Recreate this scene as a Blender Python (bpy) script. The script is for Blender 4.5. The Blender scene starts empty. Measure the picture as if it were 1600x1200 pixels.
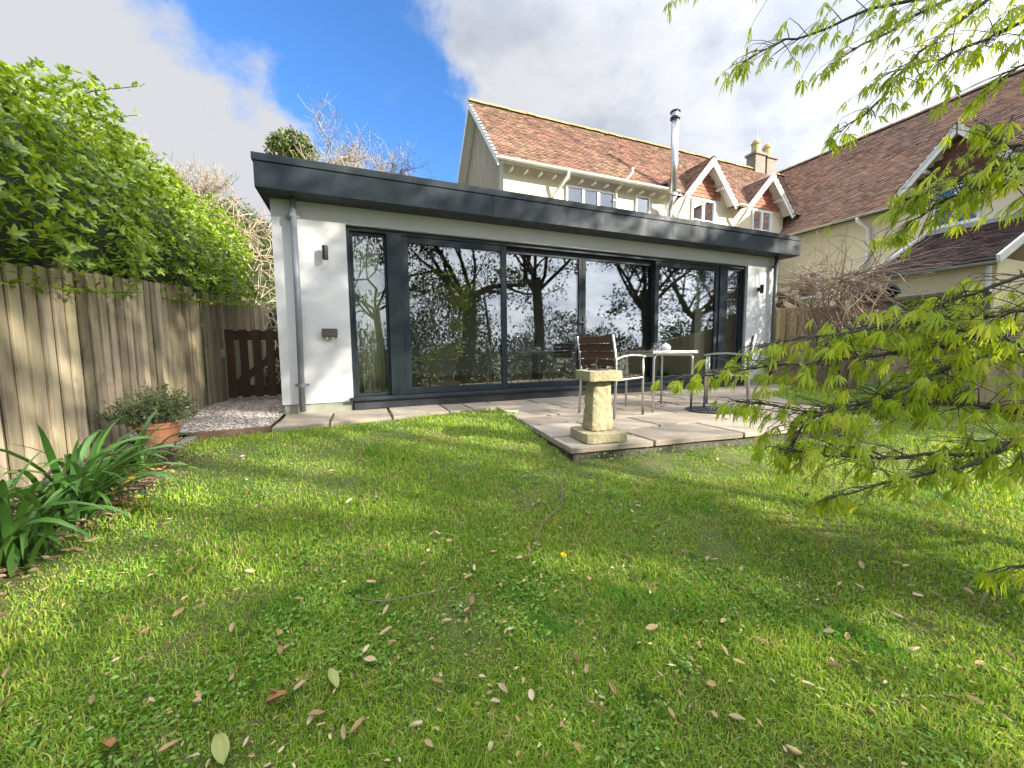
import bpy, math, random
import numpy as np
from mathutils import Vector, Matrix, noise as mnoise
random.seed(7); rng = np.random.default_rng(7)
scene = bpy.context.scene
COL = scene.collection
rad = math.radians

# ------------------------------------------------------------------ camera
# world: X runs along the glazed front, Y away from the viewer, Z up; 0 = door threshold
CAM = Vector((0.0, 0.0, 0.6))
F, CX, CY = 600.0, 800.0, 600.0                 # focal length and centre in photograph pixels
vx = Vector((2288-CX, 532-CY, F)).normalized()
vy = Vector((555-CX, 550-CY, F)); vy = (vy - vy.dot(vx)*vx).normalized()
vz = vx.cross(vy)
if vz.y > 0: vz = -vz
RM = Matrix((vx, vy, vz))                        # image axes -> world axes
def ray(u, v): return RM @ Vector((u-CX, v-CY, F))
def at(u, v, d): return CAM + ray(u, v)*(d/F)    # point d metres in front of the lens plane
right, down, fwd = RM @ Vector((1,0,0)), RM @ Vector((0,1,0)), RM @ Vector((0,0,1))
cd = bpy.data.cameras.new('camera'); cam = bpy.data.objects.new('camera', cd); COL.objects.link(cam)
M4 = Matrix((right, -down, -fwd)).transposed().to_4x4(); M4.translation = CAM
cam.matrix_world = M4
cd.sensor_width = 36; cd.lens = 36*F/1600; cd.clip_start = 0.05; cd.clip_end = 2000
scene.camera = cam
scene.render.resolution_x, scene.render.resolution_y = 1024, 768

# ------------------------------------------------------------------ light
SUN_AZ, SUN_EL = 44.0, 24.0                      # degrees: to the right of the front's normal, above the horizon
sa, se = rad(SUN_AZ), rad(SUN_EL)
SUN = Vector((math.sin(sa)*math.cos(se), -math.cos(sa)*math.cos(se), math.sin(se)))
sl = bpy.data.lights.new('sun', 'SUN'); sl.energy = 2.0; sl.angle = rad(0.8); sl.color = (1, 0.93, 0.80)
so = bpy.data.objects.new('sun', sl); COL.objects.link(so); so.location = (20, -20, 20)
so.rotation_euler = (-SUN).to_track_quat('-Z', 'Y').to_euler()
scene.view_settings.view_transform = 'Standard'; scene.view_settings.look = 'None'
scene.view_settings.exposure = 2.8; scene.view_settings.gamma = 1; scene.view_settings.use_curve_mapping = False

world = bpy.data.worlds.new('World'); scene.world = world; world.use_nodes = True
class NT:
    def __init__(s, nt): s.nt = nt; nt.nodes.clear()
    def n(s, t, **kw):
        d = s.nt.nodes.new(t)
        for k, v in kw.items(): setattr(d, k, v)
        return d
    def put(s, sock, v):
        if isinstance(v, bpy.types.NodeSocket): s.nt.links.new(v, sock)
        elif v is not None: sock.default_value = v
    def m(s, op, a, b=None, c=None, clamp=False):
        d = s.n('ShaderNodeMath', operation=op); d.use_clamp = clamp
        s.put(d.inputs[0], a); s.put(d.inputs[1], b)
        if c is not None: s.put(d.inputs[2], c)
        return d.outputs[0]
    def vm(s, op, a, b=None, sc=None):
        d = s.n('ShaderNodeVectorMath', operation=op); s.put(d.inputs[0], a)
        if b is not None: s.put(d.inputs[1], b)
        if sc is not None: s.put(d.inputs['Scale'], sc)
        return d.outputs['Value' if op in ('DOT_PRODUCT', 'LENGTH') else 'Vector']
    def mr(s, v, a, b, c=0.0, d=1.0, smooth=True):
        r = s.n('ShaderNodeMapRange'); r.interpolation_type = 'SMOOTHSTEP' if smooth else 'LINEAR'
        for i, x in enumerate((v, a, b, c, d)): s.put(r.inputs[i], x)
        return r.outputs[0]
    def noise(s, vec=None, scale=5, detail=4, rough=0.55, dist=0.0, out='Fac'):
        d = s.n('ShaderNodeTexNoise'); s.put(d.inputs['Vector'], vec)
        d.inputs['Scale'].default_value = scale; d.inputs['Detail'].default_value = detail
        d.inputs['Roughness'].default_value = rough; d.inputs['Distortion'].default_value = dist
        return d.outputs[out]
    def mix(s, f, a, b, blend='MIX'):
        d = s.n('ShaderNodeMix', data_type='RGBA', blend_type=blend)
        s.put(d.inputs[0], f)
        for sk, v in ((d.inputs[6], a), (d.inputs[7], b)):
            s.put(sk, (*v, 1) if isinstance(v, tuple) and len(v) == 3 else v)
        return d.outputs[2]
w = NT(world.node_tree)
tc = w.n('ShaderNodeTexCoord').outputs['Generated']
sky = w.n('ShaderNodeTexSky', sky_type='NISHITA', sun_disc=False)
sky.sun_elevation = se; sky.sun_rotation = math.atan2(SUN.x, SUN.y); sky.altitude = 50; sky.dust_density = 0.6; sky.ozone_density = 2.0
wob = w.vm('SUBTRACT', w.noise(tc, 3.2, 6, 0.6, out='Color'), (0.5, 0.5, 0.5))
dirw = w.vm('NORMALIZE', w.vm('ADD', tc, w.vm('SCALE', wob, sc=0.34)))
sx = w.n('ShaderNodeSeparateXYZ'); w.put(sx.inputs[0], tc)
zz = w.m('ADD', w.m('MAXIMUM', sx.outputs[2], 0.0), 0.22)
cb = w.n('ShaderNodeCombineXYZ'); w.put(cb.inputs[0], w.m('DIVIDE', sx.outputs[0], zz)); w.put(cb.inputs[1], w.m('DIVIDE', sx.outputs[1], zz))
cov = w.noise(cb.outputs[0], 1.3, 10, 0.62, 0.3)
tot = w.m('ADD', cov, w.m('ADD', 0.12, w.m('MULTIPLY', w.m('POWER', w.m('ADD', w.m('MULTIPLY', w.vm('DOT_PRODUCT', tc, tuple(SUN)), 0.5), 0.5), 3.0), 0.35)))
for (u, v, r, wt) in [(60, 60, 16, .3), (330, 190, 13, .30), (250, 250, 12, .25), (610, 235, 8, .26), (1000, 180, 26, .34), (1350, 60, 28, .4),
                      (1450, 250, 20, .25), (900, -40, 18, .25), (440, 40, 15, -.26), (600, 110, 12, -.26), (640, 240, 7, -.12), (300, 60, 9, -.22), (680, 240, 8, -.22), (380, 270, 6, -.2), (540, 180, 7, -.2)]:
    d0 = ray(u, v).normalized()
    dp = w.vm('DOT_PRODUCT', dirw, tuple(d0))
    tot = w.m('ADD', tot, w.mr(dp, math.cos(rad(r)), math.cos(rad(r*0.35)), 0, wt))
tot = w.m('ADD', tot, w.m('MULTIPLY', w.m('SUBTRACT', w.noise(w.vm('ADD', cb.outputs[0], (7.7, 2.2, 0)), 4.2, 8, 0.60, 0.25), 0.5), 0.80))
cloud = w.mr(tot, 0.39, 0.82)
lum = w.mr(w.noise(w.vm('ADD', cb.outputs[0], (5.4, 8.3, 0)), 2.6, 8, 0.60, 0.1), 0.30, 0.62)
lum = w.m('ADD', w.m('MULTIPLY', lum, 0.8), w.mr(tot, 0.60, 1.0, 0.50, 0.14))
lum = w.m('ADD', lum, w.mr(w.vm('DOT_PRODUCT', dirw, tuple(ray(150, 130).normalized())), math.cos(rad(34)), math.cos(rad(6)), 0, .5))
lum = w.m('MINIMUM', lum, 1.15)
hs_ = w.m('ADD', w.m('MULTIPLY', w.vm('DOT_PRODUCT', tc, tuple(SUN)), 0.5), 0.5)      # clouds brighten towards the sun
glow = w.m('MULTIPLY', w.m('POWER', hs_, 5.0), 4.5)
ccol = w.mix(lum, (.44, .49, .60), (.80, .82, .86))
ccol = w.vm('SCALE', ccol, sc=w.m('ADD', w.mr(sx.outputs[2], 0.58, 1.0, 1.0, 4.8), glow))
skyc = w.mix(1.0, w.vm('SCALE', sky.outputs[0], sc=1.0), (0.15, 0.255, 0.37), 'MULTIPLY')
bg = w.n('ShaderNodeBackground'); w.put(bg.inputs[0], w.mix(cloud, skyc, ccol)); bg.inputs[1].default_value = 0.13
wo = w.n('ShaderNodeOutputWorld'); w.nt.links.new(bg.outputs[0], wo.inputs[0])

# ------------------------------------------------------------------ materials
def pmat(name, cols, rough=0.7, scale=6, stretch=(1,1,1), bump=0.15, bscale=40, metal=0.0, island=False, objrand=False, spec=0.4,
         spots=None, coat=0.0, fine=None, bdist=0.01):
    """cols: two or three base colours blended by noise; island/objrand: tint per piece; spots: (colour, scale, lo, hi)"""
    m = bpy.data.materials.new(name); m.use_nodes = True; t = NT(m.node_tree)
    co = t.n('ShaderNodeTexCoord').outputs['Object']
    if objrand:
        oi = t.n('ShaderNodeObjectInfo').outputs['Random']
        off = t.n('ShaderNodeCombineXYZ'); t.put(off.inputs[0], t.m('MULTIPLY', oi, 37)); t.put(off.inputs[1], t.m('MULTIPLY', oi, 91)); t.put(off.inputs[2], t.m('MULTIPLY', oi, 53))
        co = t.vm('ADD', co, off.outputs[0])
    sv = t.vm('MULTIPLY', co, stretch)
    f1 = t.mr(t.noise(sv, scale, 6, 0.6), 0.3, 0.7)
    col = t.mix(f1, cols[0], cols[1])
    if len(cols) > 2: col = t.mix(t.mr(t.noise(t.vm('ADD', sv, (5.3, 2.1, 7.7)), scale*0.37, 5, 0.6), 0.42, 0.68), col, cols[2])
    r = None
    if island: r = t.n('ShaderNodeNewGeometry').outputs['Random Per Island']
    if objrand: r = t.m('FRACT', t.m('ADD', oi, r)) if r is not None else oi
    if r is not None:
        amt = island if not isinstance(island, bool) else (objrand if not isinstance(objrand, bool) else 0.35)
        col = t.mix(1.0, col, t.mix(r, (1-amt,)*3, (1+amt*0.8,)*3), 'MULTIPLY')
    if spots:
        for (sc_, sscale, lo, hi) in spots:
            col = t.mix(t.mr(t.noise(t.vm('ADD', co, (1.7, 9.2, 4.4)), sscale, 7, 0.65), lo, hi), col, sc_)
    if fine: col = t.mix(fine, col, t.mix(t.noise(co, 160, 2, 0.5), (0.55,)*3, (1.3,)*3), 'MULTIPLY')
    p = t.n('ShaderNodeBsdfPrincipled'); t.put(p.inputs['Base Color'], col)
    t.put(p.inputs['Roughness'], t.mr(t.noise(sv, scale*2.3, 3), 0.3, 0.7, max(rough-0.08, 0.02), min(rough+0.1, 1)))
    p.inputs['Metallic'].default_value = metal; p.inputs['Specular IOR Level'].default_value = spec; p.inputs['Coat Weight'].default_value = coat
    if bump:
        b = t.n('ShaderNodeBump'); b.inputs['Strength'].default_value = bump; b.inputs['Distance'].default_value = bdist
        t.put(b.inputs['Height'], t.noise(t.vm('MULTIPLY', co, stretch), bscale, 6, 0.65)); t.nt.links.new(b.outputs[0], p.inputs['Normal'])
    o = t.n('ShaderNodeOutputMaterial'); t.nt.links.new(p.outputs[0], o.inputs[0])
    return m
def leafmat(name, cols, trans=0.35, rough=0.45, spec=0.35, patch=None):
    m = bpy.data.materials.new(name); m.use_nodes = True; t = NT(m.node_tree)
    g = t.n('ShaderNodeNewGeometry'); oi = t.n('ShaderNodeObjectInfo').outputs['Random']
    r = t.m('FRACT', t.m('ADD', g.outputs['Random Per Island'], oi))
    cr = t.n('ShaderNodeValToRGB'); e = cr.color_ramp.elements
    e[0].color = (*cols[0], 1); e[1].color = (*cols[-1], 1)
    for i, c in enumerate(cols[1:-1]): x = e.new((i+1)/(len(cols)-1)); x.color = (*c, 1)
    t.put(cr.inputs[0], r); col = cr.outputs[0]
    if patch:
        for (pc, sc_, lo, hi) in patch:
            col = t.mix(t.mr(t.noise(g.outputs['Position'], sc_, 5, 0.6), lo, hi), col, pc)
    p = t.n('ShaderNodeBsdfPrincipled'); t.put(p.inputs['Base Color'], col); p.inputs['Roughness'].default_value = rough; p.inputs['Specular IOR Level'].default_value = spec
    tr = t.n('ShaderNodeBsdfTranslucent'); t.put(tr.inputs[0], t.mix(1.0, col, (1.25, 1.15, 0.55), 'MULTIPLY'))
    mx = t.n('ShaderNodeMixShader'); mx.inputs[0].default_value = trans
    t.nt.links.new(p.outputs[0], mx.inputs[1]); t.nt.links.new(tr.outputs[0], mx.inputs[2])
    o = t.n('ShaderNodeOutputMaterial'); t.nt.links.new(mx.outputs[0], o.inputs[0])
    return m
def glassmat(name, refl, tint=(0.86, 0.9, 0.88)):
    m = bpy.data.materials.new(name); m.use_nodes = True; t = NT(m.node_tree)
    lw = t.n('ShaderNodeLayerWeight'); lw.inputs[0].default_value = 0.25
    g = t.n('ShaderNodeBsdfGlossy'); g.inputs['Roughness'].default_value = 0.0; g.inputs[0].default_value = (0.95, 0.96, 1, 1)
    tr = t.n('ShaderNodeBsdfTransparent'); tr.inputs[0].default_value = (*tint, 1)
    mx = t.n('ShaderNodeMixShader'); t.put(mx.inputs[0], t.m('ADD', refl, t.m('MULTIPLY', lw.outputs['Fresnel'], 0.8), clamp=True))
    t.nt.links.new(tr.outputs[0], mx.inputs[1]); t.nt.links.new(g.outputs[0], mx.inputs[2])
    o = t.n('ShaderNodeOutputMaterial'); t.nt.links.new(mx.outputs[0], o.inputs[0])
    return m
M = dict(
 render=pmat('white_render', [(.60,.60,.605),(.54,.54,.55),(.58,.585,.585)], .85, 1.2, bump=.12, bscale=120, spots=[((.56,.57,.54), 1.4, .60, .85), ((.50,.51,.46), 5.5, .66, .82)]),
 plinth=pmat('plinth_cement', [(.34,.34,.28),(.26,.28,.20)], .9, 5, bump=.3),
 anth=pmat('anthracite_metal', [(.019,.027,.034),(.025,.034,.041),(.022,.030,.037)], .55, 1.5, bump=.015, bscale=6, spec=.2, spots=[((.031,.039,.045), 2.3, .60, .85)]),
 soffit=pmat('soffit_metal', [(.03,.036,.042),(.038,.045,.052)], .5, 2, bump=0),
 black=pmat('black_metal', [(.015,.015,.016),(.025,.025,.027)], .4, 8, bump=.03),
 brownplastic=pmat('brown_plastic', [(.055,.048,.045),(.07,.06,.056)], .45, 8, bump=.03),
 pipe=pmat('grey_plastic_pipe', [(.17,.19,.21),(.23,.25,.27)], .4, 5, stretch=(1,1,.2), bump=.03),
 pipegreen=pmat('weathered_pipe', [(.07,.09,.085),(.10,.12,.11)], .45, 5, stretch=(1,1,.2), bump=.03),
 glass=glassmat('door_glass', .115), hglass=glassmat('window_glass', .08, (.55,.6,.62)), jar=glassmat('jar_glass', .12, (.9,.93,.92)),
 lead=pmat('lead_flashing', [(.30,.32,.35),(.38,.40,.42)], .6, 6, bump=.1),
 curtain=pmat('curtain_linen', [(.78,.74,.56),(.84,.79,.62)], .9, 30, bump=.1, bscale=200),
 blind=pmat('roller_blind', [(.55,.53,.45),(.60,.57,.49)], .9, 20, bump=.05),
 inwall=pmat('interior_plaster', [(.42,.40,.36),(.46,.44,.40)], .9, 2, bump=.02),
 infloor=pmat('interior_oak', [(.20,.12,.06),(.28,.17,.09)], .45, 6, stretch=(1,8,1), bump=.05),
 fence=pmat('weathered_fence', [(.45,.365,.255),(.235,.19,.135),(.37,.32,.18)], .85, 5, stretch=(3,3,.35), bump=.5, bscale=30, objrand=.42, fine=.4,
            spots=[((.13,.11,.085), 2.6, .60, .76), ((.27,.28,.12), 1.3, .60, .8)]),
 fence2=pmat('tan_fence', [(.56,.43,.26),(.43,.33,.20),(.50,.40,.22)], .85, 5, stretch=(3,3,.35), bump=.4, bscale=30, objrand=.22, fine=.3),
 fenceg=pmat('grey_fence', [(.20,.185,.16),(.14,.135,.12)], .9, 5, stretch=(3,3,.35), bump=.4, bscale=30, objrand=.25),
 gate=pmat('brown_stained_timber', [(.060,.030,.016),(.038,.020,.012)], .6, 6, stretch=(3,3,.4), bump=.3, bscale=30, objrand=.25),
 post=pmat('timber_post', [(.27,.21,.13),(.20,.16,.10)], .85, 5, stretch=(3,3,.4), bump=.4, bscale=30),
 timber=pmat('edging_timber', [(.20,.12,.08),(.13,.085,.06)], .85, 6, stretch=(.4,3,3), bump=.3),
 slab=pmat('riven_sandstone', [(.32,.27,.21),(.25,.222,.182),(.30,.235,.178)], .8, 3.5, bump=.7, bscale=9, objrand=.26, fine=.35, bdist=.012,
           spots=[((.20,.19,.145), 3.1, .55, .76), ((.44,.44,.39), 2.1, .64, .80), ((.15,.15,.11), 11, .62, .74)]),
 bed=pmat('mortar_bed', [(.12,.105,.085),(.07,.065,.05)], .95, 12, bump=.6, bscale=30),
 stone=pmat('yellow_sandstone', [(.42,.36,.21),(.34,.30,.18),(.30,.275,.165)], .85, 9, bump=1.0, bscale=32, fine=.45, bdist=.012, spots=[((.19,.19,.10), 6, .55, .75), ((.48,.44,.25), 14, .60, .72)]),
 pillar=pmat('lichen_stone', [(.38,.34,.28),(.30,.27,.22)], .9, 5, bump=.5, bscale=20, spots=[((.46,.42,.30), 7, .55, .7)]),
 gravel=pmat('pink_gravel', [(.47,.40,.35),(.38,.34,.30)], .85, 8, bump=.2, island=.4),
 gravelbase=pmat('gravel_base', [(.34,.28,.24),(.27,.22,.19),(.40,.35,.30)], .95, 60, bump=.8, bscale=90),
 terra=pmat('terracotta', [(.36,.15,.085),(.30,.135,.08),(.34,.19,.12)], .85, 6, bump=.2, spots=[((.38,.30,.22), 5, .62, .8)]),
 saucer=pmat('grey_paver', [(.27,.26,.21),(.20,.20,.16)], .9, 6, bump=.3),
 soil=pmat('bed_soil', [(.055,.038,.026),(.09,.06,.042),(.12,.085,.06)], .95, 14, bump=.9, bscale=45, bdist=.03),
 lawn=pmat('lawn_soil_and_moss', [(.12,.165,.035),(.08,.10,.026),(.13,.11,.05)], .95, 22, bump=.9, bscale=60, bdist=.02),
 steel=pmat('brushed_steel', [(.58,.57,.54),(.50,.49,.46)], .38, 6, metal=1, bump=0),
 alu=pmat('aluminium', [(.62,.62,.61),(.56,.56,.55)], .40, 6, metal=1, bump=0),
 flue=pmat('steel_flue', [(.70,.69,.68),(.62,.61,.60)], .33, 3, stretch=(1,1,.2), metal=1, bump=.02),
 slat=pmat('dark_hardwood', [(.085,.042,.030),(.055,.030,.022)], .55, 6, stretch=(2,2,6), bump=.2, objrand=.2),
 mesh=pmat('black_textilene', [(.02,.02,.022),(.035,.035,.037)], .7, 60, bump=.2, bscale=300),
 iron=pmat('cast_iron', [(.055,.058,.065),(.035,.037,.042)], .7, 20, bump=.5, bscale=90),
 white=pmat('white_paint', [(.80,.79,.76),(.72,.71,.68)], .5, 4, bump=.05, spots=[((.55,.52,.46), 5, .66, .85)]),
 upvc=pmat('white_frame', [(.80,.80,.80),(.76,.76,.77)], .35, 4, bump=0),
 gutter=pmat('cream_gutter', [(.74,.70,.58),(.66,.62,.50)], .45, 3, bump=.02),
 greygutter=pmat('grey_gutter', [(.25,.27,.25),(.33,.34,.31)], .5, 3, bump=.05),
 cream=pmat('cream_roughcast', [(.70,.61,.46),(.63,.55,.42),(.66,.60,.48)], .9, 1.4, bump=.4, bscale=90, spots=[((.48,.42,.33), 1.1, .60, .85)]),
 grey=pmat('shaded_roughcast', [(.43,.36,.28),(.34,.29,.23)], .9, 2.5, stretch=(1,2,.3), bump=.4, bscale=90),  # gable end: house roughcast with its shaded side put into the colour
 yellow=pmat('primrose_roughcast', [(.80,.71,.47),(.74,.65,.43),(.78,.71,.52)], .9, 1.2, bump=.4, bscale=90, spots=[((.55,.48,.34), .9, .62, .85)]),
 tile=pmat('clay_tiles', [(.26,.128,.082),(.185,.098,.07),(.23,.145,.09)], .85, 1.6, bump=.2, island=.42, spots=[((.31,.25,.14), 2.6, .60, .78), ((.12,.075,.065), 1.1, .60, .78)]),
 tile2=pmat('old_brown_tiles', [(.31,.18,.115),(.23,.14,.095),(.32,.175,.105)], .85, .8, bump=.2, island=.40, spots=[((.13,.10,.09), .7, .58, .76), ((.20,.17,.11), 3.5, .62, .78)]),
 tile3=pmat('dark_plain_tiles', [(.105,.062,.055),(.075,.05,.046)], .8, 2, bump=.2, island=.5, spots=[((.26,.22,.19), 6, .70, .80)]),
 hang=pmat('red_hung_tiles', [(.42,.15,.085),(.34,.13,.085)], .8, 4, bump=.2, island=.35),
 ridge=pmat('lichened_ridge', [(.36,.22,.12),(.40,.30,.10),(.28,.17,.11)], .9, 4, bump=.4, objrand=.2, spots=[((.46,.38,.10), 4, .52, .66), ((.55,.50,.42), 6, .66, .74)]),
 hang_shade=pmat('shaded_hung_tiles', [(.20,.085,.06),(.15,.07,.052)], .8, 4, bump=.2, island=.35),  # red hung tiles darkened to carry the wing gable's shadow
 chim=pmat('chimney_render', [(.25,.21,.165),(.18,.16,.13)], .9, 3, bump=.4),
 pot=pmat('buff_chimney_pot', [(.46,.34,.19),(.40,.37,.14)], .85, 4, bump=.2),
 felt=pmat('roof_felt', [(.05,.055,.06),(.08,.085,.09)], .85, 5, bump=.3),
 bark=pmat('bark', [(.085,.068,.05),(.05,.042,.032)], .9, 6, stretch=(1,1,.3), bump=.8, bscale=18),
 pale=pmat('pale_bark', [(.30,.25,.18),(.20,.165,.12)], .9, 8, bump=.4),
 maplebark=pmat('maple_bark', [(.095,.085,.055),(.06,.055,.04)], .7, 8, bump=.2),
 vine=pmat('dry_vine', [(.40,.30,.21),(.27,.20,.14),(.48,.36,.26)], .9, 3, bump=.4, island=.4),
 twig=pmat('dead_twig', [(.22,.17,.12),(.15,.12,.09)], .9, 8, bump=.3),
 porcelain=pmat('white_ceramic', [(.72,.70,.66),(.66,.65,.62)], .25, 5, bump=0),
 dish=pmat('wood_dish', [(.42,.30,.16),(.34,.24,.13)], .5, 8, bump=.1),
 brass=pmat('dial_bronze', [(.16,.12,.09),(.11,.09,.075)], .5, 12, metal=.6, bump=.1),
 hinge=pmat('galvanised', [(.45,.45,.44),(.55,.55,.53)], .45, 12, metal=1, bump=.05),
 hedge=leafmat('hedge_leaf', [(.07,.14,.018),(.20,.32,.03),(.30,.42,.045),(.38,.48,.06),(.17,.28,.03),(.10,.18,.022)], .42, .32, .5),
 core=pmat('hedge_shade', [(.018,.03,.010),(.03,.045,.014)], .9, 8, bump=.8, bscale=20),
 ivy=leafmat('ivy_leaf', [(.035,.075,.015),(.07,.13,.02),(.11,.14,.035),(.20,.165,.075)], .25, .4),
 oak=leafmat('oak_leaf', [(.030,.045,.016),(.045,.065,.020),(.06,.085,.025)], .22, .4),
 laurel=leafmat('laurel_leaf', [(.06,.095,.016),(.09,.13,.02),(.12,.16,.025)], .3, .4),
 maple=leafmat('maple_leaf', [(.36,.52,.035),(.50,.63,.05),(.30,.46,.035),(.62,.66,.08),(.43,.57,.04),(.52,.50,.08)], .58, .45, .3),
 agap=leafmat('strap_leaf', [(.045,.12,.024),(.085,.19,.034),(.065,.155,.045)], .25, .35, .5),
 agapy=leafmat('yellow_strap_leaf', [(.50,.30,.03),(.60,.36,.04)], .3, .5),
 herb=leafmat('grey_green_leaf', [(.13,.17,.085),(.19,.235,.11),(.10,.14,.07)], .25, .6, .2),
 grass=leafmat('grass_blade', [(.09,.22,.014),(.22,.42,.026),(.16,.33,.026),(.42,.52,.08),(.27,.44,.03),(.50,.47,.18),(.12,.26,.02)], .42, .6, .15,
               patch=[((.37,.41,.08), 1.6, .54, .72), ((.11,.29,.03), 2.3, .55, .70), ((.46,.44,.16), 9.0, .60, .70), ((.08,.18,.024), 13.0, .58, .70)]),
 weed=leafmat('weed_leaf', [(.11,.26,.03),(.20,.38,.06),(.10,.22,.025),(.30,.46,.12)], .3, .5, .25),
 dry=leafmat('dry_leaf', [(.50,.39,.19),(.30,.20,.085),(.62,.53,.33),(.40,.28,.12),(.20,.125,.055)], .12, .6, .3),
 litter=leafmat('leaf_litter', [(.22,.145,.085),(.14,.09,.055),(.34,.25,.16),(.10,.065,.04)], .08, .7, .2),
 rust=leafmat('rust_leaf', [(.36,.15,.06),(.42,.20,.09)], .12, .5, .3),
 paleleaf=leafmat('pale_green_leaf', [(.36,.40,.12),(.42,.44,.16)], .3, .5, .3),
 petal=leafmat('primrose_petal', [(.75,.68,.28),(.78,.72,.40)], .3, .6), dand=leafmat('yellow_petal', [(.80,.55,.02),(.75,.50,.02)], .2, .6),
 dial=pmat('dark_plate', [(.10,.085,.07),(.07,.06,.05)], .5, 10, metal=.5, bump=.1),
)

# ------------------------------------------------------------------ mesh helpers
def link(o, parent=None):
    COL.objects.link(o)
    if parent: o.parent = parent
    return o
def origin(o):
    v = Vector((0,0,0))
    while o: v = v + o.location; o = o.parent
    return v
def tag(o, label=None, cat=None, group=None, kind=None):
    for k, v in (('label', label), ('category', cat), ('group', group), ('kind', kind)):
        if v: o[k] = v
    return o
def thing(name, label, cat, loc=(0,0,0), group=None):
    o = bpy.data.objects.new(name, None); o.empty_display_size = .1; o.location = loc; link(o)
    return tag(o, label, cat, group)
class MB:
    def __init__(s): s.v = []; s.f = []
    def add(s, vs, fs):
        b = len(s.v); s.v += [Vector(p) for p in vs]; s.f += [tuple(i+b for i in f) for f in fs]; return s
    def box(s, x0, x1, y0, y1, z0, z1):
        return s.add([(x0,y0,z0),(x1,y0,z0),(x1,y1,z0),(x0,y1,z0),(x0,y0,z1),(x1,y0,z1),(x1,y1,z1),(x0,y1,z1)],
                     [(3,2,1,0),(4,5,6,7),(0,1,5,4),(1,2,6,5),(2,3,7,6),(3,0,4,7)])
    def hexa(s, bottom, top):
        return s.add(list(bottom)+list(top), [(3,2,1,0),(4,5,6,7),(0,1,5,4),(1,2,6,5),(2,3,7,6),(3,0,4,7)])
    def prism(s, poly, vec):
        n = len(poly); vec = Vector(vec); p = [Vector(q) for q in poly]
        return s.add(p+[q+vec for q in p], [tuple(range(n))[::-1], tuple(range(n, 2*n))]+[(i, (i+1)%n, n+(i+1)%n, n+i) for i in range(n)])
    def beam(s, a, b, wd, ht, up=(0,0,1)):
        a, b = Vector(a), Vector(b); d = (b-a).normalized(); sd = d.cross(Vector(up))
        if sd.length < 1e-4: sd = d.cross(Vector((0,1,0)))
        sd.normalize(); u2 = sd.cross(d); sd *= wd/2; u2 *= ht/2
        return s.hexa([a-sd-u2, a+sd-u2, b+sd-u2, b-sd-u2], [a-sd+u2, a+sd+u2, b+sd+u2, b-sd+u2])
    def tube(s, pts, rs, n=8, cap=True):
        pts = [Vector(p) for p in pts]
        if not hasattr(rs, '__len__'): rs = [rs]*len(pts)
        b0 = len(s.v); sd = None
        for i, p in enumerate(pts):
            d = (pts[min(i+1, len(pts)-1)]-pts[max(i-1, 0)]).normalized()
            if sd is None:
                sd = d.cross(Vector((0,0,1)))
                if sd.length < .05: sd = d.cross(Vector((1,0,0)))
            else: sd = sd - d*sd.dot(d)
            sd.normalize(); u2 = d.cross(sd)
            for k in range(n):
                a = 2*math.pi*k/n; s.v.append(p+(sd*math.cos(a)+u2*math.sin(a))*rs[i])
        for i in range(len(pts)-1):
            for k in range(n):
                a = b0+i*n+k; c = b0+i*n+(k+1)%n; s.f.append((a, c, c+n, a+n))
        if cap:
            s.f.append(tuple(b0+k for k in range(n))[::-1]); s.f.append(tuple(b0+(len(pts)-1)*n+k for k in range(n)))
        return s
    def lathe(s, c, prof, n=24):
        b = len(s.v); c = Vector(c)
        for r, z in prof:
            for k in range(n): a = 2*math.pi*k/n; s.v.append(c+Vector((r*math.cos(a), r*math.sin(a), z)))
        for i in range(len(prof)-1):
            for k in range(n): s.f.append((b+i*n+k, b+i*n+(k+1)%n, b+(i+1)*n+(k+1)%n, b+(i+1)*n+k))
        return s
    def build(s, name, mat, parent=None, smooth=False, bevel=0.0, loc=None, seg=2):
        o0 = origin(parent) if parent else Vector(loc or (0,0,0))
        me = bpy.data.meshes.new(name); me.from_pydata([tuple(p-o0) for p in s.v], [], s.f); me.materials.append(M[mat] if isinstance(mat, str) else mat)
        if smooth: me.polygons.foreach_set('use_smooth', [True]*len(me.polygons))
        o = bpy.data.objects.new(name, me)
        if not parent: o.location = o0
        link(o, parent)
        if bevel:
            b = o.modifiers.new('bevel', 'BEVEL'); b.width = bevel; b.segments = seg; b.limit_method = 'ANGLE'; b.angle_limit = rad(40)
        return o
def np_mesh(name, V, Fc, mat, parent=None, smooth=False, loc=None):
    """V (n,3) floats, Fc (m,k) ints, one face size"""
    o0 = np.array(origin(parent) if parent else Vector(loc or (0,0,0)))
    me = bpy.data.meshes.new(name); V = (np.asarray(V, float)-o0).astype(np.float32); Fc = np.asarray(Fc, np.int32); m, k = Fc.shape
    me.vertices.add(len(V)); me.vertices.foreach_set('co', V.ravel())
    me.loops.add(m*k); me.loops.foreach_set('vertex_index', Fc.ravel())
    me.polygons.add(m); me.polygons.foreach_set('loop_start', np.arange(0, m*k, k, dtype=np.int32))
    me.polygons.foreach_set('use_smooth', np.full(m, smooth))
    me.update(calc_edges=True); me.materials.append(M[mat])
    o = bpy.data.objects.new(name, me)
    if not parent: o.location = Vector(o0)
    return link(o, parent)
LEAF_V = np.array([(0,0,0),(.33,0,-.02),(.70,0,-.03),(1,0,-.10),(.33,.19,.06),(.70,.18,.04),(.33,-.19,.06),(.70,-.18,.04)])
LEAF_F = np.array([(0,1,4),(0,6,1),(1,2,5),(1,5,4),(1,6,7),(1,7,2),(2,3,5),(2,7,3)])
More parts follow.
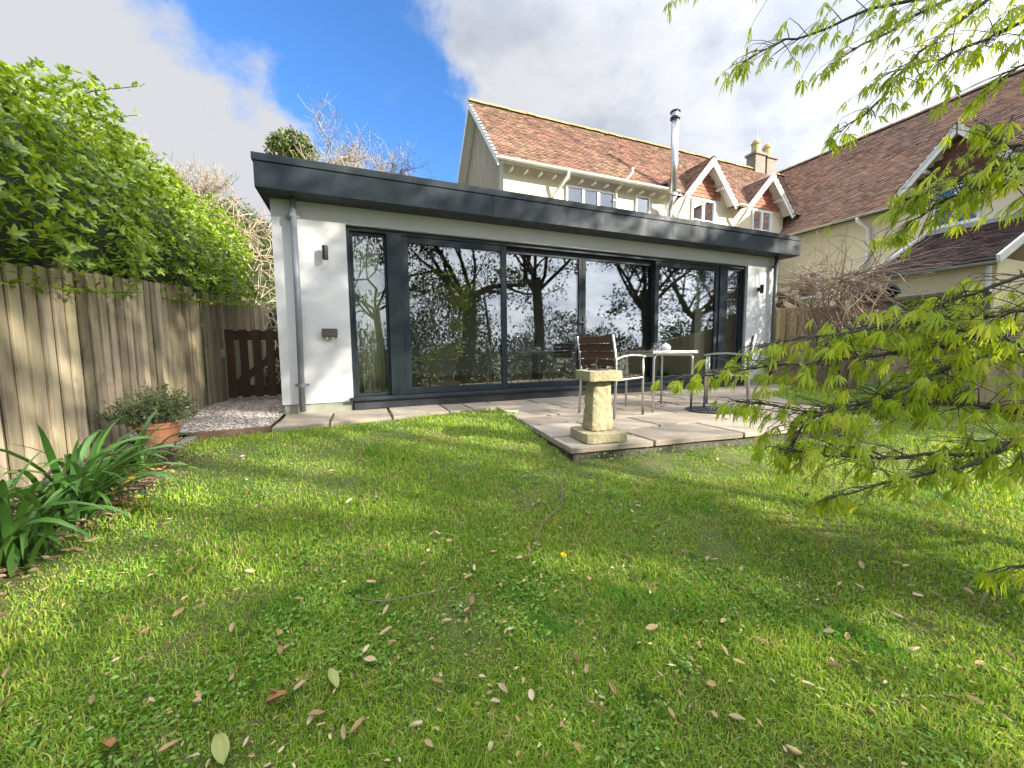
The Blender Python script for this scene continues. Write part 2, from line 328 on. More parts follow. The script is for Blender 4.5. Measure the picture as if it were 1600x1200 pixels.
QUAD_V = np.array([(0,0,0),(.5,.27,.05),(1,0,-.08),(.5,-.27,.05)]); QUAD_F = np.array([(0,1,2),(0,2,3)])
def frames(dirs, ups):
    x = dirs/np.linalg.norm(dirs, axis=1, keepdims=True)
    z = ups - (ups*x).sum(1, keepdims=True)*x; z /= np.linalg.norm(z, axis=1, keepdims=True)+1e-9
    return np.stack([x, np.cross(z, x), z], axis=2)          # columns
def scatter(P, dirs, ups, size, TV=LEAF_V, TF=LEAF_F):
    R = frames(dirs, ups); V = np.einsum('nij,kj->nki', R, TV)*size[:, None, None] + P[:, None, :]
    n, k = len(P), len(TV); return V.reshape(-1, 3), (TF[None]+(np.arange(n)*k)[:, None, None]).reshape(-1, TF.shape[1])
def leaf_mesh(name, TV, TF, mat, smooth=True):
    me = bpy.data.meshes.new(name); me.from_pydata([tuple(v) for v in TV], [], [tuple(f) for f in TF]); me.materials.append(M[mat])
    if smooth: me.polygons.foreach_set('use_smooth', [True]*len(me.polygons))
    return me
def put_leaves(parent, name, meshes, P, R, size):
    o0 = origin(parent)
    for i in range(len(P)):
        o = bpy.data.objects.new(name, meshes[i % len(meshes)])
        m = Matrix([list(r) for r in R[i]]).to_4x4(); o.rotation_euler = m.to_euler(); o.scale = (float(size[i]),)*3; o.location = Vector(P[i])-o0
        link(o, parent)
def rnd(n, s=1.0): return rng.normal(0, s, (n, 3))
def nz(x, y, z=0.0): return mnoise.noise(Vector((x, y, z)))
def struct(o): o['kind'] = 'structure'; return o

# ------------------------------------------------------------------ ground
def gz(x, y):
    t = np.maximum(0.0, 3.8-np.asarray(y, float)); t4 = np.minimum(t, 4.2)
    z = -.15 - .03*t4 - .02*t4*t4 - .06*(np.minimum(t, 14)-t4)
    return z + .035*np.clip(np.asarray(x, float)-1, -3.2, 0)*np.clip(.25+t, 0, 1) - .02*np.clip(np.asarray(x, float)-5, 0, 6)*np.clip(t, 0, 3)/3
def G(x, y): return float(gz(x, y))
ax = np.unique(np.concatenate([np.linspace(-3, 10, 66), np.linspace(-40, -3, 12), np.linspace(10, 40, 12), [-400, -120, 120, 400]]))
ay = np.unique(np.concatenate([np.linspace(-3, 6, 61), np.linspace(-30, -3, 12), np.linspace(6, 30, 10), [-400, -120, 120, 400]]))
gx, gy = np.meshgrid(ax, ay, indexing='ij'); gzv = gz(gx, gy)
gzv = gzv + np.array([[.012*nz(a*2.1, b*2.1) for b in ay] for a in ax])*((gx > -1.7) & (gx < 9))
nx, ny = len(ax), len(ay); ii = np.arange(nx*ny).reshape(nx, ny)
struct(np_mesh('lawn', np.stack([gx, gy, gzv], 2).reshape(-1, 3), np.stack([ii[:-1,:-1], ii[1:,:-1], ii[1:,1:], ii[:-1,1:]], 2).reshape(-1, 4), 'lawn', smooth=True))
# soil bed along the fence
def bed_edge(y): return -1.30 + .10*math.sin(y*2.3) + (.55*max(0, 2.2-y) if y < 2.2 else 0)*.35 - .12*max(0, y-3)
bx, by = [], []
V = []; Fq = []
ys = np.linspace(-1.5, 4.0, 56)
for i, y in enumerate(ys):
    e = bed_edge(y)
    for k in range(9):
        x = -1.98+(e+1.98)*k/8; V.append((x, y, G(x, y)+.02+.012*nz(x*6, y*6)-.03*(k == 8)))
for i in range(len(ys)-1):
    for k in range(8): a = i*9+k; Fq.append((a, a+1, a+10, a+9))
struct(np_mesh('flower_bed', V, Fq, 'soil', smooth=True))

# gravel path with its loose stones
GP = [(-1.93, 4.22), (-.82, 4.36), (-.82, 5.2), (-.84, 12), (-1.93, 12)]
path = struct(MB().add([(x, y, -.125) for x, y in GP], [(0,1,2,3,4)]).build('gravel_path', 'gravelbase'))
n = 5200
d = 4.25+ (rng.random(n)**1.5)*5.5; P = np.stack([rng.uniform(-1.9, -.84, n), d, np.full(n, -.122)], 1)
P = P[P[:, 1] > 4.22+.13*(P[:, 0]+1.93)+.02]; P = P[~((P[:, 0] > -.87) & (P[:, 1] > 5))]; n = len(P)
ICO_V = np.array([(0,0,1),(.9,0,.3),(.28,.85,.3),(-.72,.53,.3),(-.72,-.53,.3),(.28,-.85,.3),(0,0,-.3)])
ICO_F = np.array([(0,1,2),(0,2,3),(0,3,4),(0,4,5),(0,5,1),(6,2,1),(6,3,2),(6,4,3),(6,5,4),(6,1,5)])
V, Fc = scatter(P, rnd(n)*[1,1,.15], np.tile([0,0,1.], (n,1))+rnd(n, .3), rng.uniform(.008, .019, n), ICO_V, ICO_F)
tag(np_mesh('gravel', V, Fc, 'gravel', loc=(-1.4, 5, -.12)), 'loose pinkish gravel covering the path to the gate', 'gravel', kind='stuff')
tag(MB().hexa([(-1.42,4.20,-.28),(-.80,4.29,-.28),(-.80,4.325,-.28),(-1.42,4.235,-.28)], [(-1.42,4.20,-.108),(-.80,4.29,-.108),(-.80,4.325,-.108),(-1.42,4.235,-.108)]).build('timber_edging', 'timber', bevel=.004, loc=(-1.1,4.2,-.2)),
    'low brown timber board edging the gravel path', 'edging')

# ------------------------------------------------------------------ patio, slab by slab
ZP = -.12
patio = struct(bpy.data.objects.new('patio', None)); link(patio)
def pright(y):
    for (y0, x0), (y1, x1) in zip([(2.0,4.72),(2.2,4.92),(3.1,5.25),(4.6,6.35),(4.601,7.68)], [(2.2,4.92),(3.1,5.25),(4.6,6.35),(4.601,7.68),(5.3,7.68)]):
        if y <= y1: return x0+(x1-x0)*max(0,(y-y0))/(y1-y0)
    return 7.68
def pleft(y): return 1.43+.095*(y-2.41)
def pfront(x): return 2.40-.092*(x-1.45)
def slab(c, th=.045):
    """c: four corners anticlockwise; joint gap taken off, edges a little ragged"""
    cen = Vector((sum(p[0] for p in c)/4, sum(p[1] for p in c)/4)); ring = []
    for i in range(4):
        a, b = Vector(c[i]), Vector(c[(i+1)%4])
        for k in range(5):
            p = a.lerp(b, k/5); p = p+(cen-p).normalized()*(.013+random.uniform(0, .007)); ring.append(p)
    dz = random.uniform(-.005, .004); tx, ty = random.uniform(-.004, .004), random.uniform(-.004, .004)
    mb = MB(); N = len(ring); zt = lambda p: ZP+dz+(p.x-cen.x)*tx+(p.y-cen.y)*ty
    top = [(cen.x+(p.x-cen.x)*.985, cen.y+(p.y-cen.y)*.985, zt(p)) for p in ring]; mid = [(p.x, p.y, zt(p)-.008) for p in ring]; bot = [(p.x+random.uniform(-.004,.004), p.y, ZP-th) for p in ring]
    o = mb.add([(cen.x, cen.y, ZP+dz+random.uniform(-.001,.003))]+top+mid+bot, [(0, 1+i, 1+(i+1)%N) for i in range(N)]+[(1+i, 1+N+i, 1+N+(i+1)%N, 1+(i+1)%N) for i in range(N)]+[(1+N+i, 1+2*N+i, 1+2*N+(i+1)%N, 1+N+(i+1)%N) for i in range(N)]).build('slab', 'slab', patio)
    return o
rows = [(None, 2.78), (2.78, 3.30), (3.30, 3.74), (3.74, 4.16), (4.16, 4.72), (4.72, 5.16)]
for ri, (ya, yb) in enumerate(rows):
    ym = ((ya or 2.2)+yb)/2; xs = [None]; x = pleft(ym)+[.72, .52, .95, .5, .8, .62][ri]; xe = pright(ym)
    while x < xe-.3: xs.append(x); x += random.choice([.6, .86, .9, .62, .45, .88])
    xs.append('end')
    for a, b in zip(xs[:-1], xs[1:]):
        def px(v, y): return pleft(y) if v is None else (pright(y) if v == 'end' else v)
        A = pfront(px(a, 2.3)) if ya is None else ya; Bq = pfront(px(b, 2.2)) if ya is None else ya
        slab([(px(a, A), A), (px(b, Bq), Bq), (px(b, yb), yb), (px(a, yb), yb)])
sfr = lambda x: 4.27+.127*(x+.78)
for a, b in zip([-.79, -.28, .35, 1.02, 1.32], [-.28, .35, 1.02, 1.32, 1.69]): slab([(a, sfr(a)), (b, sfr(b)), (b, 5.17 if a > -.2 else 5.16), (a, 5.16)])
bedmb = MB()
bedmb.prism([(1.475,2.44,-.42),(4.70,2.15,-.42),(4.88,2.25,-.42),(5.20,3.1,-.42),(6.3,4.6,-.42),(7.6,4.65,-.42),(7.6,5.18,-.42),(-.76,5.18,-.42),(-.76,4.32,-.42),(1.66,4.63,-.42)], (0,0,.265))
bedmb.build('bedding', 'bed', patio)

# ------------------------------------------------------------------ garden room (the extension)
room = thing('garden_room', 'flat-roofed white rendered garden room with anthracite fascia and wide glazed doors', 'garden room', (3.4, 5.2, -.12))
YF = 5.21; XL, XR = -.83, 7.70; D0, D1, DH = -.05, 6.97, 2.15
mb = MB().box(XL, D0, YF, YF+.3, -.02, 2.40).box(D1, XR, YF, YF+.3, -.02, 2.40).box(D0, D1, YF, YF+.3, DH, 2.40)
mb.build('wall', 'render', room)
MB().box(XL, XL+.3, YF+.3, 9.28, -.02, 2.40).build('wall', 'render', room); MB().box(XR-.3, XR, YF+.3, 9.28, -.02, 2.40).build('wall', 'render', room)
MB().box(XL+.02, D0-.005, YF+.02, YF+.25, -.3, -.021).box(D1+.005, XR-.02, YF+.02, YF+.25, -.3, -.021).box(XL+.02, XL+.25, YF+.25, 9.2, -.3, -.021).build('plinth', 'plinth', room)
# roof: deck with a rooflight opening, soffit, fascia sheets and capping
RX0, RX1, RY0 = -.91, 7.95, 4.90
LX0, LX1, LY0, LY1 = 1.15, 1.83, 7.35, 8.05
deck = MB()
for (x0, x1, y0, y1) in [(RX0+.02, LX0, RY0+.02, 9.28), (LX1, RX1-.02, RY0+.02, 9.28), (LX0, LX1, RY0+.02, LY0), (LX0, LX1, LY1, 9.28)]: deck.box(x0, x1, y0, y1, 2.402, 2.60)
deck.build('roof', 'felt', room)
MB().box(LX0-.06, LX1+.06, LY0-.06, LY1+.06, 2.62, 2.65).build('rooflight', 'hglass', room)
MB().box(RX0+.012, RX1-.012, RY0+.012, YF-.001, 2.352, 2.399).box(RX0+.012, XL-.001, YF, 9.2, 2.352, 2.399).box(XR+.001, RX1-.012, YF, 9.2, 2.352, 2.399).build('soffit', 'soffit', room)
for a, b in zip([RX0, 1.73, 4.79], [1.73, 4.79, RX1]): MB().box(a+.0015, b-.0015, RY0-.004, RY0+.012, 2.345, 2.606).build('fascia', 'anth', room, bevel=.002)
MB().box(RX0-.004, RX0+.012, RY0+.012, 9.2, 2.345, 2.606).build('fascia', 'anth', room, bevel=.002); MB().box(RX1-.012, RX1+.004, RY0+.012, 9.2, 2.345, 2.606).build('fascia', 'anth', room, bevel=.002)
for a, b in zip([RX0-.016, .72, 3.72, 6.7], [.72, 3.72, 6.7, RX1+.016]): MB().box(a+.0012, b-.0012, RY0-.016, RY0+.16, 2.612, 2.69).build('capping', 'anth', room, bevel=.003)
MB().box(RX0-.016, RX0+.16, RY0+.162, 9.2, 2.612, 2.69).build('capping', 'anth', room, bevel=.003); MB().box(RX1-.16, RX1+.016, RY0+.162, 9.2, 2.612, 2.69).build('capping', 'anth', room, bevel=.003)
# doors and windows
YG = YF+.055
MB().box(D0+.002, D1-.002, YG, YG+.16, DH-.055, DH-.002).box(D0+.002, D0+.04, YG, YG+.16, .03, DH-.056).box(D1-.04, D1-.002, YG, YG+.16, .03, DH-.056).build('door_frame', 'anth', room, bevel=.003)
MB().box(D0-.04, D1+.03, YF-.075, YG+.16, -.012, .028).build('sill', 'anth', room, bevel=.006)
MB().box(D0+.01, D1-.01, YF-.02, YF+.2, -.125, -.014).build('threshold', 'soffit', room)
for a, b in ((.42, .60), (6.30, 6.50)): MB().box(a, b, YG-.012, YG+.15, .03, DH-.057).build('mullion', 'anth', room, bevel=.004)
def leaf_panel(name, x0, x1, y, fw, z0=.032, z1=DH-.058, handle=None):
    mb = MB().box(x0, x0+fw, y, y+.06, z0, z1).box(x1-fw, x1, y, y+.06, z0, z1).box(x0+fw, x1-fw, y+.001, y+.059, z0, z0+fw).box(x0+fw, x1-fw, y+.001, y+.059, z1-fw, z1)
    o = mb.build(name, 'anth', room, bevel=.004)
    MB().box(x0+fw-.008, x1-fw+.008, y+.02, y+.044, z0+fw-.008, z1-fw+.008).build('pane', 'glass', o)
    if handle:
        MB().box(handle-.018, handle+.018, y-.012, y, .93, 1.13).box(handle-.012, handle+.012, y-.05, y-.012, 1.02, 1.05).box(handle-.11, handle+.012, y-.052, y-.036, 1.02, 1.045).build('handle', 'black', o, bevel=.003)
    return o
leaf_panel('window', -.008, .418, YG+.035, .03); leaf_panel('window', 6.502, 6.928, YG+.035, .03)
leaf_panel('sliding_door', .602, 2.07, YG+.012, .085); leaf_panel('sliding_door', 1.99, 3.40, YG+.086, .075)
leaf_panel('sliding_door', 3.385, 4.88, YG+.086, .075, handle=3.425); leaf_panel('sliding_door', 4.80, 6.298, YG+.012, .085)
MB().box(.12, .30, YG-.003, YG+.02, DH-.044, DH-.022).build('trickle_vent', 'black', room)
# inside
MB().box(XL+.3, XR-.3, YF+.26, 9.2, -.10, .01).build('floor', 'infloor', room); MB().box(XL+.3, XR-.3, 9.05, 9.2, .011, 2.40).build('inner_wall', 'inwall', room)
MB().box(XL+.301, XL+.32, YF+.31, 9.04, .011, 2.40).box(XR-.32, XR-.301, YF+.31, 9.04, .011, 2.40).build('inner_wall', 'inwall', room)
def curtain(x0, x1, y, mat, waves, amp):
    N = 90; V = []; Fq = []
    for k in range(N+1):
        s = k/N; x = x0+(x1-x0)*s
        for j, z in enumerate((.03, .9, 1.6, 2.09)):
            V.append((x+.02*math.sin(s*9)*(1-j/3), y+amp*math.sin(s*waves*2*math.pi+.4*j)*(1-.25*j/3)+.012*math.sin(s*31), z))
    for k in range(N):
        for j in range(3): a = k*4+j; Fq.append((a, a+4, a+5, a+1))
    return V, Fq
V, Fq = curtain(.03, .35, YF+.262, 'curtain', 6, .035); o = np_mesh('curtain', V, Fq, 'curtain', smooth=True, loc=(.2, 5.57, .03)); so_ = o.modifiers.new('solid', 'SOLIDIFY'); so_.thickness = .003
tag(o, 'pale green-beige curtain hanging inside the narrow window beside the downpipe', 'curtain')
V, Fq = curtain(5.95, 6.9, YF+.262, 'curtain', 7, .012); o = np_mesh('curtain', V, Fq, 'blind', smooth=True, loc=(6.5, 5.57, .03)); so_ = o.modifiers.new('solid', 'SOLIDIFY'); so_.thickness = .003
tag(o, 'flat cream curtain inside the glazing at the far end by the wall lamp', 'curtain')
# downpipes
def downpipe(x, y, mat, label, z0=-.10, cz=(2.13, .19)):
    t = thing('downpipe', label, 'downpipe', (x, y, z0))
    MB().tube([(x+.012, y, 2.36), (x+.01, y, 1.2), (x-.008, y, z0)], .034, 16).build('pipe', mat, t, smooth=True)
    for z in cz: MB().tube([(x, y, z), (x, y, z+.05)], .041, 16).box(x-.075, x+.075, y+.03, y+.05, z+.01, z+.04).build('bracket', mat, t)
    return t
downpipe(-.605, 5.12, 'pipe', 'grey plastic downpipe on the white pier beside the gate')
downpipe(7.60, 5.12, 'pipegreen', 'dark greenish downpipe on the white pier beside the tan fence')
def wall_lamp(x, z, label):
    t = thing('wall_lamp', label, 'lamp', (x, YF, z))
    MB().tube([(x, YF-.085, z-.08), (x, YF-.085, z+.08)], .032, 20).build('cylinder_body', 'black', t, bevel=.003)
    MB().box(x-.02, x+.02, YF-.06, YF-.001, z-.035, z+.035).build('wall_mount', 'black', t, bevel=.003)
wall_lamp(-.285, 1.77, 'black cylinder wall lamp above the brown socket box'); wall_lamp(7.25, 1.72, 'black cylinder wall lamp on the white pier next to the tan fence')
t = thing('socket_box', 'brown weatherproof socket box on the white wall under a black lamp', 'socket', (-.28, YF, .78))
MB().box(-.365, -.195, YF-.085, YF-.001, .785, .885).build('cover', 'brownplastic', t, bevel=.008)
for x in (-.315, -.25): MB().tube([(x, YF-.05, .786), (x, YF-.05, .762)], .014, 10).build('gland', 'white', t)

# ------------------------------------------------------------------ board fences and gate
def fence_boards(t, mats, pts, wd, gap_back, height, step, axis, sink=.06, th=.019):
    """pts: list of (s, top z); boards set alternately proud and back; axis: function s -> (x, y, rz, out vector)"""
    me = {}
    for m_ in mats:
        for v_ in range(3):
            b = MB(); hw = wd/2; tw = [random.uniform(-.003, .003) for _ in range(4)]
            b.hexa([(-hw, -th/2, -height), (hw, -th/2, -height), (hw, th/2, -height), (-hw, th/2, -height)],
                   [(-hw, -th/2, tw[0]), (hw, -th/2, tw[1]), (hw, th/2, tw[1]), (-hw, th/2, tw[0])])
            me_ = bpy.data.meshes.new('board'); me_.from_pydata([tuple(p) for p in b.v], [], b.f); me_.materials.append(M[m_]); me[(m_, v_)] = me_
    s, k = pts[0][0], 0; random.seed(21)
    while s < pts[-1][0]:
        for (s0, z0), (s1, z1) in zip(pts[:-1], pts[1:]):
            if s0 <= s <= s1: zt = z0+(z1-z0)*(s-s0)/(s1-s0)
        x, y, rz, ov = axis(s); proud = (k % 2 == 0) or not gap_back
        o = bpy.data.objects.new('board', me[(random.choice(mats), random.randrange(3))])
        off = ov*(0 if proud else -.024)
        o.location = Vector((x, y, zt+random.uniform(-.008, .008)-(0 if proud else .004)))+off-origin(t)
        o.rotation_euler = (random.uniform(-.006, .006), random.uniform(-.006, .006), rz+random.uniform(-.02, .02)); link(o, t)
        bv = o.modifiers.new('bevel', 'BEVEL'); bv.width = .003; bv.segments = 1
        s += step; k += 1
fl = thing('board_fence', 'weathered grey-brown board fence with sun dapples below the hedge', 'fence', (-1.9, 3, -.3))
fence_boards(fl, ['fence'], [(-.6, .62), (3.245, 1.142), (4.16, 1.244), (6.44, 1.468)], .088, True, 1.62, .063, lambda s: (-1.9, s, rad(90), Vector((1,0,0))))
for y in (.3, 2.1, 3.9, 5.7): MB().box(-2.06, -1.96, y-.05, y+.05, G(-1.9, y)-.2, G(-1.9, y)+1.45).build('post', 'post', fl)
for h in (.35, 1.15): MB().beam((-1.955, -.6, G(-1.9, -.6)+h), (-1.955, 6.4, .02+h), .035, .08).build('rail', 'post', fl)
fb = thing('board_fence', 'shaded board fence running on behind the dark gate', 'fence', (-1.9, 9, -.1))
fence_boards(fb, ['fence'], [(6.52, 1.45), (11.9, 1.742)], .088, True, 1.9, .063, lambda s: (-1.9, s, rad(90), Vector((1,0,0))))
gt = thing('picket_gate', 'dark brown open-slatted timber gate with diagonal brace across the gravel path', 'gate', (-1.4, 6.95, -.1))
for i in range(6):
    x = -1.79+i*.172; MB().box(x, x+.105, 6.915, 6.937, -.07, .955).build('picket', 'gate', gt, bevel=.003)
MB().box(-1.80, -.845, 6.938, 6.975, .80, .935).build('rail', 'gate', gt, bevel=.003); MB().box(-1.80, -.845, 6.938, 6.975, -.05, .11).build('rail', 'gate', gt, bevel=.003)
MB().beam((-1.72, 6.957, .10), (-.88, 6.957, .82), .03, .10).build('brace', 'gate', gt)
MB().tube([(-1.93, 6.89, .60), (-1.78, 6.89, .60)], .008, 8).box(-1.86, -1.80, 6.895, 6.912, .54, .66).build('latch', 'hinge', gt)
tag(MB().box(-1.965, -1.845, 6.83, 6.95, -.3, .955).build('gate_post', 'post', bevel=.006, loc=(-1.9, 6.88, -.1)), 'squat square timber post that the dark gate latches to', 'post')
mb = MB(); prof = [(.19, -.2), (.19, 1.92), (.18, 2.02), (.13, 2.10), (.05, 2.14), (0.001, 2.145)]
for i in range(len(prof)): pass
mb.lathe((0,0,0), prof, 12)
for p in mb.v: p.x = max(-.135, min(.135, p.x)); p.y = max(-.16, min(.16, p.y)); p.x += -2.42; p.y += 8.6
tag(mb.build('stone_pillar', 'pillar', smooth=False, bevel=.01, loc=(-2.42, 8.6, -.1)), 'round-topped pale stone pillar behind the shaded fence', 'pillar')
bpy.data.objects['stone_pillar'].location.x = -1.99-.13

# far side: tan close-board fence
fr = thing('close_board_fence', 'tan close-board fence behind the maple, overgrown by a bare climber', 'fence', (8.6, 4, -.4))
fence_boards(fr, ['fence2'], [(.2, .60), (2.35, .95), (4.75, 1.40), (5.9, 1.47)], .125, True, 2.1, .112, lambda s: (8.6, s, rad(90), Vector((-1,0,0))))
fg = thing('panel_fence', 'grey weathered fence panel with a capping rail below the cream lean-to', 'fence', (9.6, 3.9, 0))
fence_boards(fg, ['fenceg'], [(3.0, 1.46), (4.62, 1.475)], .13, False, 1.6, .135, lambda s: (9.6, s, rad(90), Vector((-1,0,0))))
MB().box(9.54, 9.67, 2.95, 4.66, 1.47, 1.53).build('capping_rail', 'fenceg', fg, bevel=.005)
hr = thing('timber_handrail', 'dark sloping timber handrails beside the garden room corner', 'handrail', (9.6, 6, .5))
for dz in (0, -.26): MB().beam((9.6, 6.45, 1.95+dz), (9.6, 5.55, 1.38+dz), .05, .10).build('rail', 'gate', hr)
for y in (6.35, 5.6): MB().box(9.63, 9.71, y-.04, y+.04, -.2, 1.62+.6*(y-5.9)).build('post', 'gate', hr)

# ------------------------------------------------------------------ roofs
def tiles(name, mat, parent, O, U, Vv, L, S, keep=None, tw=.165, gauge=.10):
    O, U, Vv = np.array(O, float), np.array(U, float), np.array(Vv, float); U /= np.linalg.norm(U); Vv /= np.linalg.norm(Vv)
    N = np.cross(U, Vv); N = N if N[2] > 0 or abs(N[2]) < 1e-6 else -N
    r, c = int(S/gauge), int(L/tw)+1; Vs = []
    for j in range(r):
        s = (np.arange(c)+(.5 if j % 2 else 0))*tw; s = s[s < L-tw*.2]
        if keep is not None: s = s[[keep(*(O+U*(a+tw/2)+Vv*(j*gauge))) for a in s]] if len(s) else s
        if not len(s): continue
        n_ = len(s); t0 = j*gauge-.01+rng.normal(0, .004, n_); lift = .022+np.abs(rng.normal(0, .005, n_)); tlt = rng.normal(0, .003, n_)
        def pt(ds, t, h): return O+U*(s+ds)[:, None]+Vv*np.asarray(t)[:, None]+N*np.asarray(h)[:, None]
        a0, a1 = .003, tw-.003; top = t0+gauge*1.25
        Vs.append(np.stack([pt(a0, t0, lift-.016), pt(a1, t0, lift-.016+tlt), pt(a1, t0, lift+tlt), pt(a0, t0, lift), pt(a1, top, np.full(n_, .004)), pt(a0, top, np.full(n_, .004))], 1))
    Va = np.concatenate(Vs); n_ = len(Va)
    Fq = (np.array([(0,1,2,3), (3,2,4,5)])[None]+(np.arange(n_)*6)[:, None, None]).reshape(-1, 4)
    o = np_mesh(name, Va.reshape(-1, 3), Fq, mat, parent); o['kind'] = 'stuff'; return o
def ridge_tiles(parent, a, b, mat='ridge', r=.11, step=.30):
    a, b = Vector(a), Vector(b); d = b-a; n_ = int(d.length/step); dd = d.normalized(); sd = dd.cross(Vector((0,0,1))).normalized()
    me = bpy.data.meshes.new('ridge_tile'); vs = []; N = 6
    for e, rr in ((0, r), (step*.985, r*.94)):
        for k in range(N+1):
            an = math.pi*k/N; vs.append(tuple(dd*e+sd*(math.cos(an)*rr)+Vector((0,0,math.sin(an)*rr*.85-.05))))
    me.from_pydata(vs, [], [(k, k+1, k+N+2, k+N+1) for k in range(N)]+[tuple(range(N+1)), tuple(range(N+1, 2*N+2))[::-1]]); me.materials.append(M[mat])
    for k in range(n_):
        o = bpy.data.objects.new('ridge_tile', me); o.location = a+dd*(k*step)+Vector((0,0,random.uniform(-.008,.01)))-origin(parent); link(o, parent)
def gutter(parent, a, b, mat, r=.06):
    a, b = Vector(a), Vector(b); dd = (b-a).normalized(); sd = dd.cross(Vector((0,0,1))).normalized(); mb = MB(); N = 8; vs = []
    for e in (a, b):
        for k in range(N+1): an = math.pi*k/N; vs.append(e+sd*(math.cos(an)*r)-Vector((0,0,math.sin(an)*r)))
        for k in range(N, -1, -1): an = math.pi*k/N; vs.append(e+sd*(math.cos(an)*(r-.006))-Vector((0,0,math.sin(an)*(r-.006))))
    n2 = 2*(N+1); mb.add(vs, [(k, (k+1)%n2, n2+(k+1)%n2, n2+k) for k in range(n2)]+[tuple(range(n2))[::-1], tuple(range(n2, 2*n2))])
    return mb.build('gutter', mat, parent)
def casement(parent, O, U, out, wd, ht, lights, bars=(.5,), fr=.05, mat='upvc'):
    """window in a wall: O lower left corner on the wall face, U along, out towards the viewer"""
    O, U, out = Vector(O), Vector(U), Vector(out); Z = Vector((0,0,1))
    def bx(mb, s0, s1, z0, z1, d0, d1):
        mb.hexa([O+U*s0+Z*z0+out*d0, O+U*s1+Z*z0+out*d0, O+U*s1+Z*z0+out*d1, O+U*s0+Z*z0+out*d1], [O+U*s0+Z*z1+out*d0, O+U*s1+Z*z1+out*d0, O+U*s1+Z*z1+out*d1, O+U*s0+Z*z1+out*d1])
    mb = MB(); bx(mb, 0, fr, 0, ht, .002, .06); bx(mb, wd-fr, wd, 0, ht, .002, .06); bx(mb, fr, wd-fr, 0, fr, .003, .058); bx(mb, fr, wd-fr, ht-fr, ht, .003, .058)
    lw = (wd-2*fr)/lights
    for k in range(1, lights): bx(mb, fr+k*lw-.04, fr+k*lw+.04, fr, ht-fr, .004, .056)
    for k in range(lights):
        for b_ in bars: bx(mb, fr+k*lw+(.04 if k else 0), fr+(k+1)*lw-(.04 if k < lights-1 else 0), fr+(ht-2*fr)*b_-.014, fr+(ht-2*fr)*b_+.014, .01, .045)
    wn = mb.build('window', mat, parent, bevel=.004)
    sb = MB(); bx(sb, -.05, wd+.05, -.05, -.002, .0, .11); sb.build('sill', 'white', wn, bevel=.004)
    zs = [fr]+[fr+(ht-2*fr)*b_ for b_ in bars]+[ht-fr]
    for k in range(lights):
        for z0, z1 in zip(zs[:-1], zs[1:]):
            p_ = MB(); bx(p_, fr+k*lw+(.04 if k else 0), fr+(k+1)*lw-(.04 if k < lights-1 else 0), z0+(.014 if z0 > fr else 0), z1-(.014 if z1 < ht-fr else 0), .016, .026); p_.build('pane', 'hglass', wn)
        p_ = MB(); bx(p_, fr+k*lw+(.04 if k else 0), fr+(k+1)*lw-(.04 if k < lights-1 else 0), fr, ht-fr, .0025, .006); p_.build('unlit_room_panel', 'soffit', wn)  # flat dark sheet stands in for the unlit room behind the panes
    return wn
def gable_dormer(parent, A, U, out, half, rise, run, wall_d, tmat, wallmat, hang_z, hmat='hang'):
    """A apex at the front of the verge; U along the eaves; out outward; run: depth of its roof; wall_d: how far the wall stands behind the verge"""
    A, U, out = Vector(A), Vector(U), Vector(out); Z = Vector((0,0,1))
    for s in (-1, 1):
        foot = A+U*(s*half)-Z*rise; sl = (foot-A); nrm = (Z*half+U*(s*rise)).normalized()
        MB().prism([A-out*.03-nrm*.05, foot-out*.03-nrm*.05, foot-out*.03, A-out*.03], -out*run).build('dormer_roof', 'white', parent)
        ln = sl.length; e = tiles('roof_tiles', tmat, parent, foot+sl.normalized()*.06-out*run+nrm*.002, out, -sl, run-.015, ln+.10)
        a, b = A+nrm*.02, foot+sl.normalized()*.10+nrm*.02; h = nrm*-.17
        MB().prism([a, b, b+h, a-Z*(.17*math.sqrt(rise*rise+half*half)/half)], -out*.028).build('bargeboard', 'white', parent, bevel=.003)
        a2, b2 = a+out*.018-nrm*.0, b+out*.018; MB().prism([a2, b2, b2-nrm*.06, a2-Z*(.06*math.sqrt(rise*rise+half*half)/half)], -out*.017).build('bargeboard_moulding', 'white', parent)
        q = A+sl*.55-nrm*.12-out*.03; MB().beam(q+Z*-.05, q-out*(wall_d-.03)+Z*-.05, .07, .07).build('purlin_end', 'white', parent)
    W = A-out*wall_d; k = rise/half
    MB().prism([W-U*half-Z*rise, W-U*half-Z*(rise+.05), W+U*half-Z*(rise+.05), W+U*half-Z*rise, W-Z*.06], -out*.12).build('gable_wall', wallmat, parent)
    # rows of hung tiles in the gable
    zt = (A.z-.10)-hang_z; r = int(zt/.11); Vs = []
    for j in range(r):
        z0 = hang_z+j*.11; hw = (A.z-.08-z0)/k-.06; s = np.arange(-hw+(.08 if j % 2 else 0), hw-.16, .168)
        for a in s:
            p = W+U*float(a); p.z = z0; lift = .03+random.uniform(0, .006)
            Vs.append([p+out*.012, p+U*.162+out*.012, p+U*.162+out*lift, p+out*lift, p+U*.162+Z*.135+out*.014, p+Z*.135+out*.014])
    Va = np.array([[tuple(q) for q in t_] for t_ in Vs]); n_ = len(Va)
    o = np_mesh('hung_tiles', Va.reshape(-1, 3), (np.array([(0,1,2,3), (3,2,4,5)])[None]+(np.arange(n_)*6)[:, None, None]).reshape(-1, 4), hmat, parent); o['kind'] = 'stuff'

